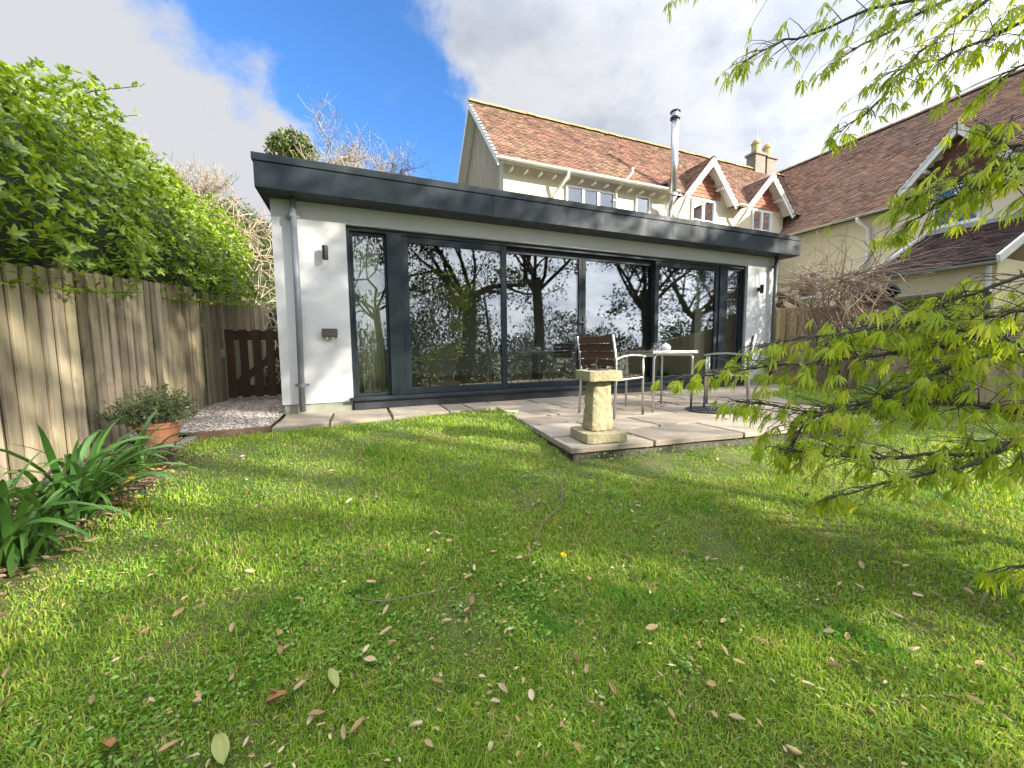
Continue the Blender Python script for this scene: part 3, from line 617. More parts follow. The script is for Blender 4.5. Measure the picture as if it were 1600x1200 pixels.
house = thing('main_house', 'cream roughcast house with red clay tiled roof behind the garden room', 'house', (8, 9.3, -.1))
EX, EY, EZ = 3.36, 9.0, 5.19; RYd, RZ = 11.38, 7.80; WY = 9.32; tp = (RZ-EZ)/(RYd-EY); XE = 18.2
D = [(10.32, 6.36, 1.07, 1.20), (13.02, 6.33, 1.10, 1.15)]           # dormer apex x, z, half width, rise
MB().box(3.60, 14.1, WY, WY+.3, -.1, 5.45).build('wall', 'cream', house)
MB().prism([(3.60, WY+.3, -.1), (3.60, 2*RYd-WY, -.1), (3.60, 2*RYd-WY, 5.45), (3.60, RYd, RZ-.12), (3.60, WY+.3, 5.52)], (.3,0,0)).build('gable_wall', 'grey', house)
segs = [(EX, D[0][0]-D[0][2], EY), (D[0][0]-D[0][2], D[0][0]+D[0][2], WY+.12), (D[0][0]+D[0][2], D[1][0]-D[1][2], EY), (D[1][0]-D[1][2], XE, WY+.12)]
for x0, x1, y0 in segs:
    z0 = EZ+(y0-EY)*tp; MB().prism([(x0, y0, z0), (x0, RYd, RZ), (x0, RYd, RZ-.14), (x0, y0, z0-.10)], (x1-x0, 0, 0)).build('roof_deck', 'white', house)
MB().prism([(EX, RYd, RZ), (EX, 2*RYd-EY, EZ), (EX, 2*RYd-EY, EZ-.1), (EX, RYd, RZ-.14)], (XE-EX, 0, 0)).build('roof_deck', 'white', house)
def keep_main(x, y, z):
    for ax_, az_, hf, rs in D:
        if abs(x-ax_) < (az_-z)*hf/rs+.02 and y < az_+20 and z < az_-.02: 
            if z < az_ - abs(x-ax_)*rs/hf - .02: return False
    return True
tiles('roof_tiles', 'tile', house, (EX-.03, EY-.04, EZ-.044), (1,0,0), (0, RYd-EY, RZ-EZ), XE-EX, math.hypot(RYd-EY, RZ-EZ)+.03, keep_main)
ridge_tiles(house, (EX-.02, RYd, RZ+.03), (XE-.4, RYd, RZ+.03))
for s in (1, -1):
    y1 = RYd-s*(RYd-EY); MB().prism([(EX-.002, RYd, RZ-.01), (EX-.002, y1, EZ-.01), (EX-.002, y1, EZ-.17), (EX-.002, RYd, RZ-.19)], (-.03,0,0)).build('bargeboard', 'white', house)
for ax_, az_, hf, rs in D: gable_dormer(house, (ax_, 8.98, az_), (1,0,0), (0,-1,0), hf, rs, 1.45, .33, 'tile', 'cream', 5.30)
gutter(house, (EX-.02, EY-.08, EZ-.01), (D[0][0]-D[0][2]-.35, EY-.08, EZ-.01), 'gutter'); gutter(house, (D[0][0]+D[0][2]-.03, EY-.08, EZ-.06), (D[1][0]-D[1][2]+.03, EY-.08, EZ-.06), 'gutter')
for k in range(14): x = 3.75+k*.40; MB().box(x-.02, x+.02, EY+.06, WY, 5.03, 5.08).build('rafter_foot', 'white', house, bevel=.004)
casement(house, (5.36, WY, 3.75), (1,0,0), (0,-1,0), 1.56, 1.22, 3, (.25,)); casement(house, (7.66, WY, 4.0), (1,0,0), (0,-1,0), .52, 1.02, 1, (.55,))
casement(house, (9.80, WY, 3.98), (1,0,0), (0,-1,0), .98, 1.25, 2); casement(house, (12.50, WY, 3.98), (1,0,0), (0,-1,0), .94, 1.24, 2)
def swan(x, y0, zt, label, zb=2.72, shift=-.25, mat='gutter', r=.042):
    t = thing('downpipe', label, 'downpipe', (x, WY, zb))
    MB().tube([(x, y0, zt), (x, y0, zt-.10), (x+shift*.5, (y0+WY-.06)/2, zt-.32), (x+shift, WY-.07, zt-.52), (x+shift, WY-.07, zb)], r, 12).build('pipe', mat, t, smooth=True)
    MB().box(x+shift-.08, x+shift+.08, WY-.09, WY-.05, zt-.8, zt-.75).build('bracket', mat, t)
swan(5.22, EY-.08, EZ-.05, 'cream swan-necked downpipe left of the three-light upstairs window')
swan(7.22, EY-.10, EZ+.34, 'cream vent pipe rising past the gutter between the two upstairs windows', shift=-.28)
swan(9.20, EY-.06, EZ-.06, 'cream downpipe between the steel flue and the first gabled dormer', shift=.02)
swan(11.78, EY-.08, EZ-.10, 'cream downpipe in the valley between the two gabled dormers', shift=-.10)
# flue
t = thing('steel_flue', 'tall stainless steel flue pipe with cowl rising past the roof edge', 'flue', (8.6, 8.86, 2.6))
MB().tube([(8.62, 8.84, 4.98), (8.62, 8.84, 7.12)], .098, 20).build('pipe', 'flue', t, smooth=True)
MB().tube([(8.74, 9.1, 2.62), (8.74, 9.1, 4.62), (8.70, 9.05, 4.78), (8.62, 8.84, 4.97)], .085, 16).build('lower_pipe', 'flue', t, smooth=True)
for z in (4.99, 5.9): MB().tube([(8.62, 8.84, z-.03), (8.62, 8.84, z+.03)], .103, 20).build('joint_band', 'flue', t)
MB().tube([(8.62, 8.84, 7.04), (8.62, 8.84, 7.09)], .135, 20).build('cowl_collar', 'soffit', t); MB().tube([(8.62, 8.84, 7.10), (8.62, 8.84, 7.22)], .10, 20).build('cowl_core', 'flue', t)
MB().tube([(8.62, 8.84, 7.225), (8.62, 8.84, 7.25), (8.62, 8.84, 7.28)], [.14, .135, .06], 20).build('cowl_cap', 'soffit', t)
MB().box(8.50, 8.74, 8.88, 9.22, 5.36, 5.44).build('wall_bracket', 'hinge', t)
# chimney
t = thing('chimney', 'twin rendered chimney stack with two buff pots at the roof ridge', 'chimney', (15.7, 11.4, 7))
for x0, x1, zt in ((15.16, 15.74, 8.34), (15.84, 16.40, 8.30)):
    MB().box(x0, x1, 11.22, 11.62, 6.5, zt).build('stack', 'chim', t, bevel=.01); MB().box(x0-.05, x1+.04, 11.17, 11.67, zt, zt+.10).build('stack_cap', 'chim', t, bevel=.01)
    xc = (x0+x1)/2; MB().lathe((xc, 11.45, zt+.1), [(.20, 0), (.20, .06), (.16, .10), (.15, .36), (.18, .39), (.18, .43), (.145, .45), (.145, .49), (.11, .55), (.10, .545)], 18).build('chimney_pot', 'pot', t, smooth=False)
MB().tube([(15.5, 11.45, 8.9), (15.5, 11.45, 9.55)], .010, 6).build('aerial', 'hinge', t)

wing = thing('house_wing', 'primrose-yellow wing with long brown tiled roof beyond the tan fence', 'house', (14, 5, -.5))
WX, WEX, WEZ, WRX, WRZ = 14.05, 13.80, 4.43, 17.4, 8.15; Y0w, Y1w = -.5, 12.6; tw_ = (WRZ-WEZ)/(WRX-WEX)
MB().box(WX, WX+.3, Y0w+.3, 9.6, -1, 4.62).build('wall', 'yellow', wing); MB().prism([(WX+.3, Y0w+.3, -1), (20.7, Y0w+.3, -1), (20.7, Y0w+.3, 4.6), (WRX, Y0w+.3, WRZ-.15), (WX+.3, Y0w+.3, 4.8)], (0,.3,0)).build('gable_wall', 'yellow', wing)
GA, GZ, GH, GR = 5.02, 5.98, 1.17, 1.40
for y0, y1, x0 in ((Y0w, GA-GH, WEX), (GA-GH, GA+GH, WX+.12), (GA+GH, Y1w, WEX)):
    z0 = WEZ+(x0-WEX)*tw_; MB().prism([(x0, y0, z0), (WRX, y0, WRZ), (WRX, y0, WRZ-.14), (x0, y0, z0-.10)], (0, y1-y0, 0)).build('roof_deck', 'felt', wing)
MB().prism([(WRX, Y0w, WRZ), (21.0, Y0w, WEZ), (21.0, Y0w, WEZ-.1), (WRX, Y0w, WRZ-.14)], (0, Y1w-Y0w, 0)).build('roof_deck', 'felt', wing)
def keep_wing(x, y, z): return not (z < GZ-.02 and z < GZ-abs(y-GA)*GR/GH-.02)
tiles('roof_tiles', 'tile2', wing, (WEX-.03, Y0w, WEZ-.03), (0,1,0), (WRX-WEX, 0, WRZ-WEZ), Y1w-Y0w, math.hypot(WRX-WEX, WRZ-WEZ)+.02, keep_wing)
ridge_tiles(wing, (WRX, Y0w, WRZ+.03), (WRX, Y1w, WRZ+.03), 'tile2')
gable_dormer(wing, (13.74, GA, GZ), (0,1,0), (-1,0,0), GH, GR, 1.6, .31, 'tile2', 'yellow', 4.75, 'hang_shade')
gutter(wing, (WEX-.07, GA+GH+.02, WEZ-.02), (WEX-.07, 9.0, WEZ-.02), 'gutter'); casement(wing, (WX, 8.66, 2.25), (0,-1,0), (-1,0,0), .62, .82, 1, (.5,)); casement(wing, (WX, GA+.42, 3.62), (0,-1,0), (-1,0,0), .84, .95, 2)
t = thing('downpipe', 'lilac-grey swan-necked downpipe on the primrose wall', 'downpipe', (13.97, 6.8, .2))
MB().tube([(13.73, 6.95, 4.40), (13.75, 6.93, 4.25), (13.97, 6.78, 4.02), (13.97, 6.74, 3.2), (13.97, 6.80, 3.0), (13.97, 6.95, 2.70), (13.97, 6.95, .2)], .05, 12).build('pipe', 'white', t, smooth=True); MB().box(13.88, 14.04, 6.83, 7.08, 2.52, 2.72).build('hopper', 'white', t, bevel=.02)
lt = thing('lean_to', 'single-storey primrose lean-to with dark tiled roof against the wing', 'lean-to', (12.5, 4.5, -.5))
MB().box(11.72, 14.04, 3.55, 5.42, -1, 2.32).build('wall', 'yellow', lt)
MB().prism([(11.5, 3.5, 2.26), (14.04, 3.5, 3.47), (14.04, 3.5, 3.37), (11.5, 3.5, 2.16)], (0, 2.0, 0)).build('roof_deck', 'felt', lt)
tiles('roof_tiles', 'tile3', lt, (11.47, 3.5, 2.25), (0,1,0), (2.54, 0, 1.21), 2.0, 2.82)
MB().box(13.93, 14.045, 3.5, 5.5, 3.46, 3.56).build('flashing', 'lead', lt); gutter(lt, (11.43, 3.46, 2.22), (11.43, 5.54, 2.22), 'greygutter')
for y in (3.47, 5.53): MB().beam((11.46, y, 2.25), (14.04, y, 3.48), .05, .16).build('verge_board', 'white', lt)
MB().tube([(11.60, 3.62, 2.16), (11.62, 3.62, 1.9), (11.66, 3.62, -.5)], .04, 12).build('downpipe', 'white', lt)
sh = thing('felt_roofed_shed', 'small dark felt-roofed log shelter behind the bare climber', 'shed', (10.6, 5, 0))
mb = MB(); pr = [(10.2+.1*k, 1.80+.14*math.sin(math.pi*k/8)) for k in range(9)]
mb.prism([(x, 4.66, z) for x, z in pr]+[(x, 4.66, z-.06) for x, z in pr[::-1]], (0, .62, 0)); mb.build('roof', 'felt', sh)
MB().box(10.3, 10.36, 4.70, 5.22, -.4, 1.62).box(10.9, 10.96, 4.70, 5.22, -.4, 1.75).box(10.36, 10.9, 5.16, 5.2, -.4, 1.75).build('side', 'gate', sh)
# steps and low white wall seen through the climber
tag(MB().box(9.9, 13.9, 7.9, 8.2, -.5, 1.55).build('garden_wall', 'cream', loc=(12, 8, -.5)), 'low cream garden wall between the garden room and the wing', 'wall')

# ------------------------------------------------------------------ furniture
def chair(label, loc, rz, mat='slat'):
    t = thing('garden_chair', label, 'chair', group='garden chairs at the steel table'); w2 = .255
    for s in (-1, 1):
        y = s*w2
        MB().tube([(-.02, y, 0), (0, y, .43), (-.005, y, .60), (-.055, y, .87)], .0135, 12).build('leg', 'steel', t, smooth=True)
        MB().tube([(.44, y, 0), (.43, y, .44), (.425, y, .63)], .0135, 12).build('leg', 'steel', t, smooth=True)
        MB().tube([(.0, y, .40), (.43, y, .415)], .011, 10).build('side_rail', 'steel', t)
        pts = [(-.02, y, .615), (.08, y, .645), (.22, y, .66), (.36, y, .655), (.455, y, .64)]
        mb = MB()
        for a, b in zip(pts[:-1], pts[1:]): mb.beam(a, b, .042, .016)
        mb.build('armrest', 'steel' if mat == 'slat' else 'black', t)
    for x, z in ((.015, .40), (.43, .412)): MB().tube([(x, -w2, z), (x, w2, z)], .011, 10).build('cross_rail', 'steel', t)
    if mat == 'slat':
        for k in range(6): x = .03+k*.07; MB().box(x, x+.058, -w2+.015, w2-.015, .418+.002*k, .434+.002*k).build('seat_slat', mat, t, bevel=.003)
        for k in range(4):
            z = .545+k*.081; xo = -.002-.052*max(0, (z-.6))/.27; MB().box(xo-.012, xo+.006, -w2+.014, w2-.014, z, z+.073).build('back_slat', mat, t, bevel=.003)
    else:
        MB().box(.02, .42, -w2+.015, w2-.015, .415, .423).build('seat', mat, t); MB().hexa([(-.012,-w2+.014,.50),(-.006,-w2+.014,.50),(-.006,w2-.014,.50),(-.012,w2-.014,.50)], [(-.055,-w2+.014,.86),(-.049,-w2+.014,.86),(-.049,w2-.014,.86),(-.055,w2-.014,.86)]).build('backrest', mat, t)
    t.location = loc; t.rotation_euler = (0, 0, rz)
chair('steel garden chair with dark wooden back slats behind the sundial', (2.41, 3.49, ZP), rad(12))
chair('steel and dark wood garden chair half hidden behind the maple branch', (4.33, 3.19, ZP), rad(128))
t = thing('garden_table', 'small square aluminium garden table with rounded tube legs', 'table')
hs = .305; MB().box(-hs, hs, -hs, hs, .685, .697).build('table_top', 'alu', t, bevel=.004)
MB().box(-hs, hs, -hs, -hs+.012, .668, .6845).box(-hs, hs, hs-.012, hs, .668, .6845).box(-hs, -hs+.012, -hs+.012, hs-.012, .668, .6845).box(hs-.012, hs, -hs+.012, hs-.012, .668, .6845).build('rim', 'alu', t)
q = .265
for i, (a, b) in enumerate((((-q,-q),(q,-q)), ((q,q),(-q,q)))):       # two bent hoops, each with a leg at either end
    ax_, ay_ = a; bx_, by_ = b; s = 1 if bx_ > ax_ else -1
    arc1 = [(ax_-s*.0, ay_, 0), (ax_, ay_, .60)]+[(ax_+s*.06*(1-math.cos(k*math.pi/10)), ay_, .60+.06*math.sin(k*math.pi/10)) for k in range(1, 6)]
    arc2 = [(bx_-s*.06*(1-math.cos(k*math.pi/10)), by_, .60+.06*math.sin(k*math.pi/10)) for k in range(5, 0, -1)]+[(bx_, by_, .60), (bx_, by_, 0)]
    MB().tube(arc1[:4], .0135, 12).build('leg', 'alu', t, smooth=True); MB().tube(arc2[-4:], .0135, 12).build('leg', 'alu', t, smooth=True); MB().tube(arc1[3:]+arc2[:-3], .0135, 12).build('top_rail', 'alu', t, smooth=True)
for s in (-1, 1):
    MB().tube([(s*q, -q, .645), (s*q, q, .645)], .0125, 12).build('side_rail', 'alu', t, smooth=True)
t.location = (3.39, 3.65, ZP); t.rotation_euler = (0, 0, rad(-5))
TZ = ZP+.698
t = thing('glass_jar', 'clear glass jar standing on the aluminium table', 'jar', (3.34, 3.62, TZ))
MB().lathe((3.34, 3.62, TZ+.001), [(.001, 0), (.045, 0), (.055, .012), (.057, .05), (.046, .066), (.046, .078), (.042, .078), (.042, .066), (.052, .05), (.05, .015), (.001, .006)], 24).build('bowl', 'jar', t, smooth=True)
MB().lathe((3.34, 3.62, TZ+.002), [(.048, .079), (.05, .082), (.05, .088), (.001, .09)], 24).build('rim', 'hinge', t)
t = thing('ceramic_pot', 'small white lidded ceramic pot beside the glass jar', 'pot', (3.47, 3.62, TZ))
MB().lathe((3.47, 3.62, TZ+.001), [(.001, 0), (.045, 0), (.06, .02), (.06, .045), (.048, .062), (.03, .066)], 24).build('body', 'porcelain', t, smooth=True)
MB().lathe((3.47, 3.62, TZ+.067), [(.045, 0), (.04, .01), (.012, .018), (.012, .026), (.001, .03)], 24).build('lid', 'porcelain', t, smooth=True)
tag(MB().lathe((3.24, 3.56, TZ+.001), [(.001, 0), (.03, 0), (.055, .018), (.052, .019), (.028, .006), (.001, .005)], 20).build('dish', 'dish', smooth=True, loc=(3.24, 3.56, TZ)), 'tan shallow dish on the table corner nearest the chair', 'dish')
# sundial
sd = thing('sundial', 'yellow sandstone sundial on the patio corner', 'sundial', (1.76, 2.56, ZP))
def rough_block(name, c, h0, h1, z0, z1, rz, amp, n=7, nzr=5):
    """weathered stone block: square section from half-width h0 to h1, softened and pitted"""
    V = []; Fq = []; per = []
    for s in range(4):
        for k in range(n):
            u_ = -1+2*k/n; per.append([(u_, -1), (1, u_), (-u_, 1), (-1, -u_)][s])
    NP = len(per); ca, sa_ = math.cos(rz), math.sin(rz)
    lev = [(.90, 0)]+[(1.0, .03+.94*k/(nzr-1)) for k in range(nzr)]+[(.90, 1.0)]
    for sc_, t_ in lev:
        hh = (h0+(h1-h0)*t_)*sc_; z = z0+(z1-z0)*t_
        for (a, b) in per:
            rr = max(abs(a), abs(b)); l = math.hypot(a, b); k = 1-.10*max(0, l-1.15)/.264
            x, y = a*hh*k, b*hh*k; dn = 1+amp*nz(x*22+c[0]*9, y*22, z*22); x *= dn; y *= dn
            V.append((c[0]+x*ca-y*sa_, c[1]+x*sa_+y*ca, z+.004*nz(x*30, y*30, z)))
    L = len(lev)
    for i in range(L-1):
        for k in range(NP): Fq.append((i*NP+k, i*NP+(k+1)%NP, (i+1)*NP+(k+1)%NP, (i+1)*NP+k))
    Fq.append(tuple(range(NP))[::-1]); Fq.append(tuple((L-1)*NP+k for k in range(NP)))
    return MB().add(V, Fq).build(name, 'stone', sd, smooth=False)
cs = (1.80, 2.60); rough_block('base_block', cs, .188, .183, ZP+.002, ZP+.075, rad(-8), .03)
rough_block('pedestal', cs, .104, .076, ZP+.075, ZP+.475, rad(-8), .10, 9, 16); rough_block('top_block', cs, .150, .153, ZP+.475, ZP+.555, rad(-8), .03)
MB().tube([(cs[0], cs[1], ZP+.556), (cs[0], cs[1], ZP+.562)], .085, 24).build('dial_plate', 'dial', sd)
MB().tube([(cs[0]-.01, cs[1], ZP+.56), (cs[0]-.02, cs[1]+.01, ZP+.60), (cs[0]+.005, cs[1]+.01, ZP+.655)], .004, 8).tube([(cs[0]-.09, cs[1]-.03, ZP+.60), (cs[0]-.02, cs[1]+.01, ZP+.60), (cs[0]+.0, cs[1]+.03, ZP+.563)], .004, 8).build('gnomon', 'brass', sd)
t = thing('drain_cover', 'round dark cast-iron cover set in the patio under the table edge', 'drain cover', (3.83, 3.25, ZP))
MB().tube([(3.83, 3.25, ZP+.001), (3.83, 3.25, ZP+.010)], .28, 40).build('lid', 'iron', t)
mb = MB()
for i in range(-4, 5):
    for j in range(-4, 5):
        if math.hypot(i, j) < 4.3: mb.box(3.83+i*.055-.018, 3.83+i*.055+.018, 3.25+j*.055-.018, 3.25+j*.055+.018, ZP+.0102, ZP+.0135)
o = mb.build('tread_studs', 'iron', t); o['kind'] = 'stuff'

# ------------------------------------------------------------------ plants
def grow(mb, p, d, ln, r, lev, out, spread=.6, kids=3, seg=3, gnarl=.2, up=.1, shrink=.68, n=5, minr=.003, tips=None):
    pts = [p]; rs = [r]; q = Vector(p); dd = Vector(d).normalized()
    for k in range(seg):
        dd = (dd+Vector((random.gauss(0, gnarl), random.gauss(0, gnarl), random.gauss(0, gnarl)+up*.5))).normalized(); q = q+dd*(ln/seg); pts.append(q); rs.append(max(minr, r*(1-.38*(k+1)/seg)))
    mb.tube(pts, rs, n if lev > 1 else max(3, n-2), cap=lev == 0)
    out.append((pts, lev))
    if lev == 0:
        if tips is not None: tips.append((q, dd))
        return
    for k in range(kids):
        i = random.randint(1, seg) if k else seg; base = pts[i]
        a = Vector((random.gauss(0, 1), random.gauss(0, 1), random.gauss(0, .7)+up)).normalized(); nd = (dd*(1-spread)+a*spread).normalized()
        grow(mb, base, nd, ln*shrink*random.uniform(.75, 1.15), rs[i]*.72, lev-1, out, spread, kids, seg, gnarl, up, shrink, n, minr, tips)

# hedge above the fence
hd = thing('hedge', 'tall glossy light green evergreen hedge spilling over the board fence', 'hedge', (-3, 5, -.2))
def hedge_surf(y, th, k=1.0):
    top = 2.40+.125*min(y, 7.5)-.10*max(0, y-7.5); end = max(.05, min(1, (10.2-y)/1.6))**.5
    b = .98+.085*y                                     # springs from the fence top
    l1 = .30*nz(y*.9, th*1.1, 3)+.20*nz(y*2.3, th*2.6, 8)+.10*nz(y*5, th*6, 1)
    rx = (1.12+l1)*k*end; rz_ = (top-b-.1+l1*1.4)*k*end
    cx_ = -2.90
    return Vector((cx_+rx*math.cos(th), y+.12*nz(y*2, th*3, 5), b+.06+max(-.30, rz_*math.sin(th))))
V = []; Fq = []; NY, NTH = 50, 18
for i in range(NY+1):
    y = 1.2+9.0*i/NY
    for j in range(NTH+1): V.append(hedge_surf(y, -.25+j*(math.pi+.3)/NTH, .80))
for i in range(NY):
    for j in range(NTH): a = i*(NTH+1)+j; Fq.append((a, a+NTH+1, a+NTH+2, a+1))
np_mesh('shaded_core', V, Fq, 'core', hd, smooth=True)  # near-black shell paints the shade inside the hedge
n = 19000; P = []; Dr = []; Up = []
for k in range(n):
    y = 1.2+9.0*random.random()**1.15; th = random.uniform(-.45, 2.3); kk = 1.0-.30*random.random()**1.4+.05*random.random()
    p = hedge_surf(y, th, kk); nn = Vector((math.cos(th), 0, math.sin(th)*.8+.25))
    # leaves sit in whorls: pull towards the nearest shoot centre
    P.append(p); dv = nn+Vector((random.gauss(0, .55), random.gauss(0, .75), random.gauss(0, .4)+.15)); Dr.append(dv); Up.append(Vector((random.gauss(.2, .4), random.gauss(0, .4), 1)))
# whorls of five or six leaves at shoot ends
wh = 4300
for k in range(wh):
    y = 1.4+8.6*random.random()**1.25; th = random.uniform(-.1, 2.0); p = hedge_surf(y, th, random.uniform(.97, 1.09)); ax_ = Vector((math.cos(th)+random.gauss(0,.3), random.gauss(0,.4), math.sin(th)+.5)).normalized()
    s1 = ax_.cross(Vector((0,1,.1))).normalized(); s2 = ax_.cross(s1); a0 = random.random()*6
    for j in range(6):
        a = a0+j*1.05; P.append(p); Dr.append(ax_*.55+(s1*math.cos(a)+s2*math.sin(a))); Up.append(ax_)
P = np.array(P); Dr = np.array(Dr); Up = np.array(Up); sz = rng.uniform(.038, .075, len(P))
camd = np.linalg.norm(P-np.array(CAM), axis=1); vis = (P[:, 0] > -2.35) & (P[:, 1] > 2.75)
idx = np.where(vis)[0]; idx = idx[np.argsort(camd[idx])][:2400]; sel = rng.choice(idx, 300, replace=False); msk = np.ones(len(P), bool); msk[sel] = False
V, Fc = scatter(P[msk], Dr[msk], Up[msk], sz[msk]); o = np_mesh('foliage', V, Fc, 'hedge', hd, smooth=True); o['kind'] = 'stuff'
lm = [leaf_mesh('leaf', LEAF_V*[1, w_, 1+w_*.4], LEAF_F, 'hedge') for w_ in (.9, 1.05, 1.2)]
put_leaves(hd, 'leaf', lm, P[sel], frames(Dr[sel], Up[sel]), sz[sel]*1.08)
# long shoots against the sky
P = []; Dr = []
for (u, v, u2, v2, dp) in [(70, 165, 222, 134, 4.4), (60, 205, 215, 180, 4.3), (0, 135, 60, 100, 4.3), (30, 170, 100, 118, 4.5), (150, 225, 200, 210, 5.2), (90, 190, 150, 130, 4.6), (-20, 190, 60, 140, 4.2)]:
    a, b = at(u, v, dp), at(u2, v2, dp-.1); ms = a.lerp(b, .5)+Vector((0,0,.05)); MB().tube([a, ms, b], [.008, .006, .003], 6).build('shoot', 'bark', hd)
    for k in range(26):
        s = .15+.85*k/25; q = (a.lerp(ms, s*2) if s < .5 else ms.lerp(b, s*2-1)); P.append(q); Dr.append((b-a).normalized()*.7+Vector(rnd(1)[0])*.6+Vector((0,0,.35)))
P = np.array(P); V, Fc = scatter(P, np.array(Dr), rnd(len(P), .4)+[0,0,1], rng.uniform(.05, .085, len(P))); o = np_mesh('foliage', V, Fc, 'hedge', hd, smooth=True); o['kind'] = 'stuff'

# overgrown bank behind
bk = thing('ivy_bank', 'overgrown bank of ivy and dry brambles between the hedge and garden room', 'bank', (-3, 13, 0))
def bank(x, y): return max(0, 4.6*math.exp(-((x+3.2)/3.6)**2)*min(1, max(0, (y-9.8)/2.6)))+.35*nz(x*.9, y*.9, 2)
V = []; Fq = []; NX_, NY_ = 28, 22
for i in range(NX_+1):
    for j in range(NY_+1): x = -9+12*i/NX_; y = 9.6+7*j/NY_; V.append((x, y, -.2+bank(x, y)))
for i in range(NX_):
    for j in range(NY_): a = i*(NY_+1)+j; Fq.append((a, a+NY_+1, a+NY_+2, a+1))
np_mesh('earth', V, Fq, 'core', bk, smooth=True)
n = 15000; xs = rng.uniform(-6, .6, n); ys_ = rng.uniform(9.8, 13.6, n); P = np.array([(x, y, -.2+bank(x, y)+random.random()**2*.35) for x, y in zip(xs, ys_)])
V, Fc = scatter(P, rnd(n)+[0,-.5,.3], rnd(n, .5)+[0,-.7,.7], rng.uniform(.05, .10, n)); o = np_mesh('foliage', V, Fc, 'ivy', bk); o['kind'] = 'stuff'
mb = MB()
for k in range(520):
    x = random.gauss(-1.9, 1.0); y = random.uniform(10.0, 12.6); z = -.2+bank(x, y)+random.uniform(0, .3); p = Vector((x, y-.15, z)); d = Vector((random.gauss(0, .5), random.gauss(-.3, .3), random.gauss(-.2, .7))).normalized(); pts = [p]
    for j in range(4): d = (d+Vector((random.gauss(0, .25), random.gauss(0, .2), -.16))).normalized(); p = p+d*random.uniform(.12, .3); pts.append(p)
    mb.tube(pts, [.010, .009, .008, .006, .004], 4, cap=False)
o = mb.build('dry_stems', 'vine', bk); o['kind'] = 'stuff'

def bare_tree(label, loc, h, lev, r, kids=4, lean=(0,0,1), mat='pale', up=.35, ivy=0, spread=.55):
    random.seed(len(label)*3); t = thing('bare_tree', label, 'tree', loc, 'leafless trees behind the garden room'); mb = MB(); out = []
    grow(mb, Vector(loc)-Vector((0,0,.2)), Vector(lean), h*.34, r, 0, out, n=7); p0, d0 = out[0][0][-1], (out[0][0][-1]-out[0][0][0]).normalized(); mb.build('trunk', mat, t, smooth=True)
    mb = MB(); out = []
    for k in range(kids+2):
        a = k*2*math.pi/(kids+2)+random.random(); grow(mb, p0-d0*random.random()*h*.10, Vector((math.cos(a)*.8, math.sin(a)*.8, .9)), h*.26, r*.55, lev, out, spread, kids, 3, .22, up, .66, 5, .005)
    o = mb.build('crown', mat, t); o['kind'] = 'stuff'
    if ivy:
        n = ivy; c = Vector(p0); P = rng.normal(0, 1, (n, 3)); P = P/np.linalg.norm(P, axis=1, keepdims=True)*(rng.random((n, 1))**.4)*[.75, .6, .70]; P = P*(1+.25*np.array([[nz(p[0]*3, p[1]*3, p[2]*3)] for p in P]))+np.array([-1.65, 15, 7.15]); V, Fc = scatter(P, rnd(n), rnd(n, .6)+[0,-.3,1], rng.uniform(.10, .18, n)); o = np_mesh('ivy', V, Fc, 'ivy', t); o['kind'] = 'stuff'
bare_tree('leafless tree with an ivy-clad fork above the flat roof', (-.2, 15, 1.9), 7.9, 4, .16, 5, (.05, 0, 1), ivy=2600, up=.2, spread=.6)
bare_tree('fine-twigged leafless tree just above the hedge top', (-5.6, 12.6, 2.6), 4.6, 4, .09, 4, (0, 0, 1))
bare_tree('paler leafless tree behind the hedge end nearest the garden room', (-4.1, 14.0, 2.8), 4.0, 4, .08, 4, (.1, 0, 1))

# big trees behind the viewer: mirrored in the glass, and shading the garden
def big_tree(label, loc, h, r, crown, lean=(0,0,1), mat='oak', n=9000, fork=.40, leaf=(.12, .20)):
    random.seed(len(label)); t = thing('evergreen_tree', label, 'tree', loc, 'tall trees mirrored in the glass doors'); mb = MB(); out = []
    x0 = Vector(loc)-Vector((0,0,.4)); top = x0+Vector(lean)*h*fork
    mb.tube([x0, x0.lerp(top, .1), x0.lerp(top, .55)+Vector((.15,0,0)), top], [r*1.35, r*1.02, r*.85, r*.78], 10); mb.build('trunk', 'bark', t, smooth=True)
    mb = MB(); tips = []
    for k in range(6):
        a = k*1.05+random.random()*.5; grow(mb, top-Vector(lean)*h*fork*.22*random.random(), Vector((math.cos(a)*.9, math.sin(a)*.9, .75)), h*.24, r*.33, 3, out, .5, 3, 3, .2, .22, .72, 5, .012, tips)
    mb.build('limbs', 'bark', t, smooth=True); P = []
    per = max(1, n//len(tips))
    for (q, dd) in tips:
        cl = random.choice([.1, .4, 1.4, 2.1])
        c = np.array(q); P.append(rng.normal(0, .30*crown, (int(per*cl*1.15), 3))*[1, 1, .6]+c)
    for k in range(9):
        a = random.random()*6.28; c = x0+Vector((math.cos(a)*random.uniform(.4, 2.6), math.sin(a)*random.uniform(.4, 1.6), random.uniform(2.4, 5.2))); P.append(rng.normal(0, .40, (random.choice([15, 60, 110]), 3))*[1, 1, .6]+np.array(c))
    P = np.concatenate(P); n2 = len(P); V, Fc = scatter(P, rnd(n2), rnd(n2, .6)+[0,0,1], rng.uniform(*leaf, n2), QUAD_V, QUAD_F); o = np_mesh('crown', V, Fc, mat, t); o['kind'] = 'stuff'
big_tree('broad dark tree mirrored behind the sundial in the first sliding door', (4.1, -5.2, G(4.1,-5.2)), 10.5, .36, 1.0, (.10, 0, 1), n=6200)
big_tree('straight-trunked tree mirrored in the second sliding door', (7.4, -4.6, G(7.4,-4.6)), 11.5, .27, .9, fork=.44, n=7600)
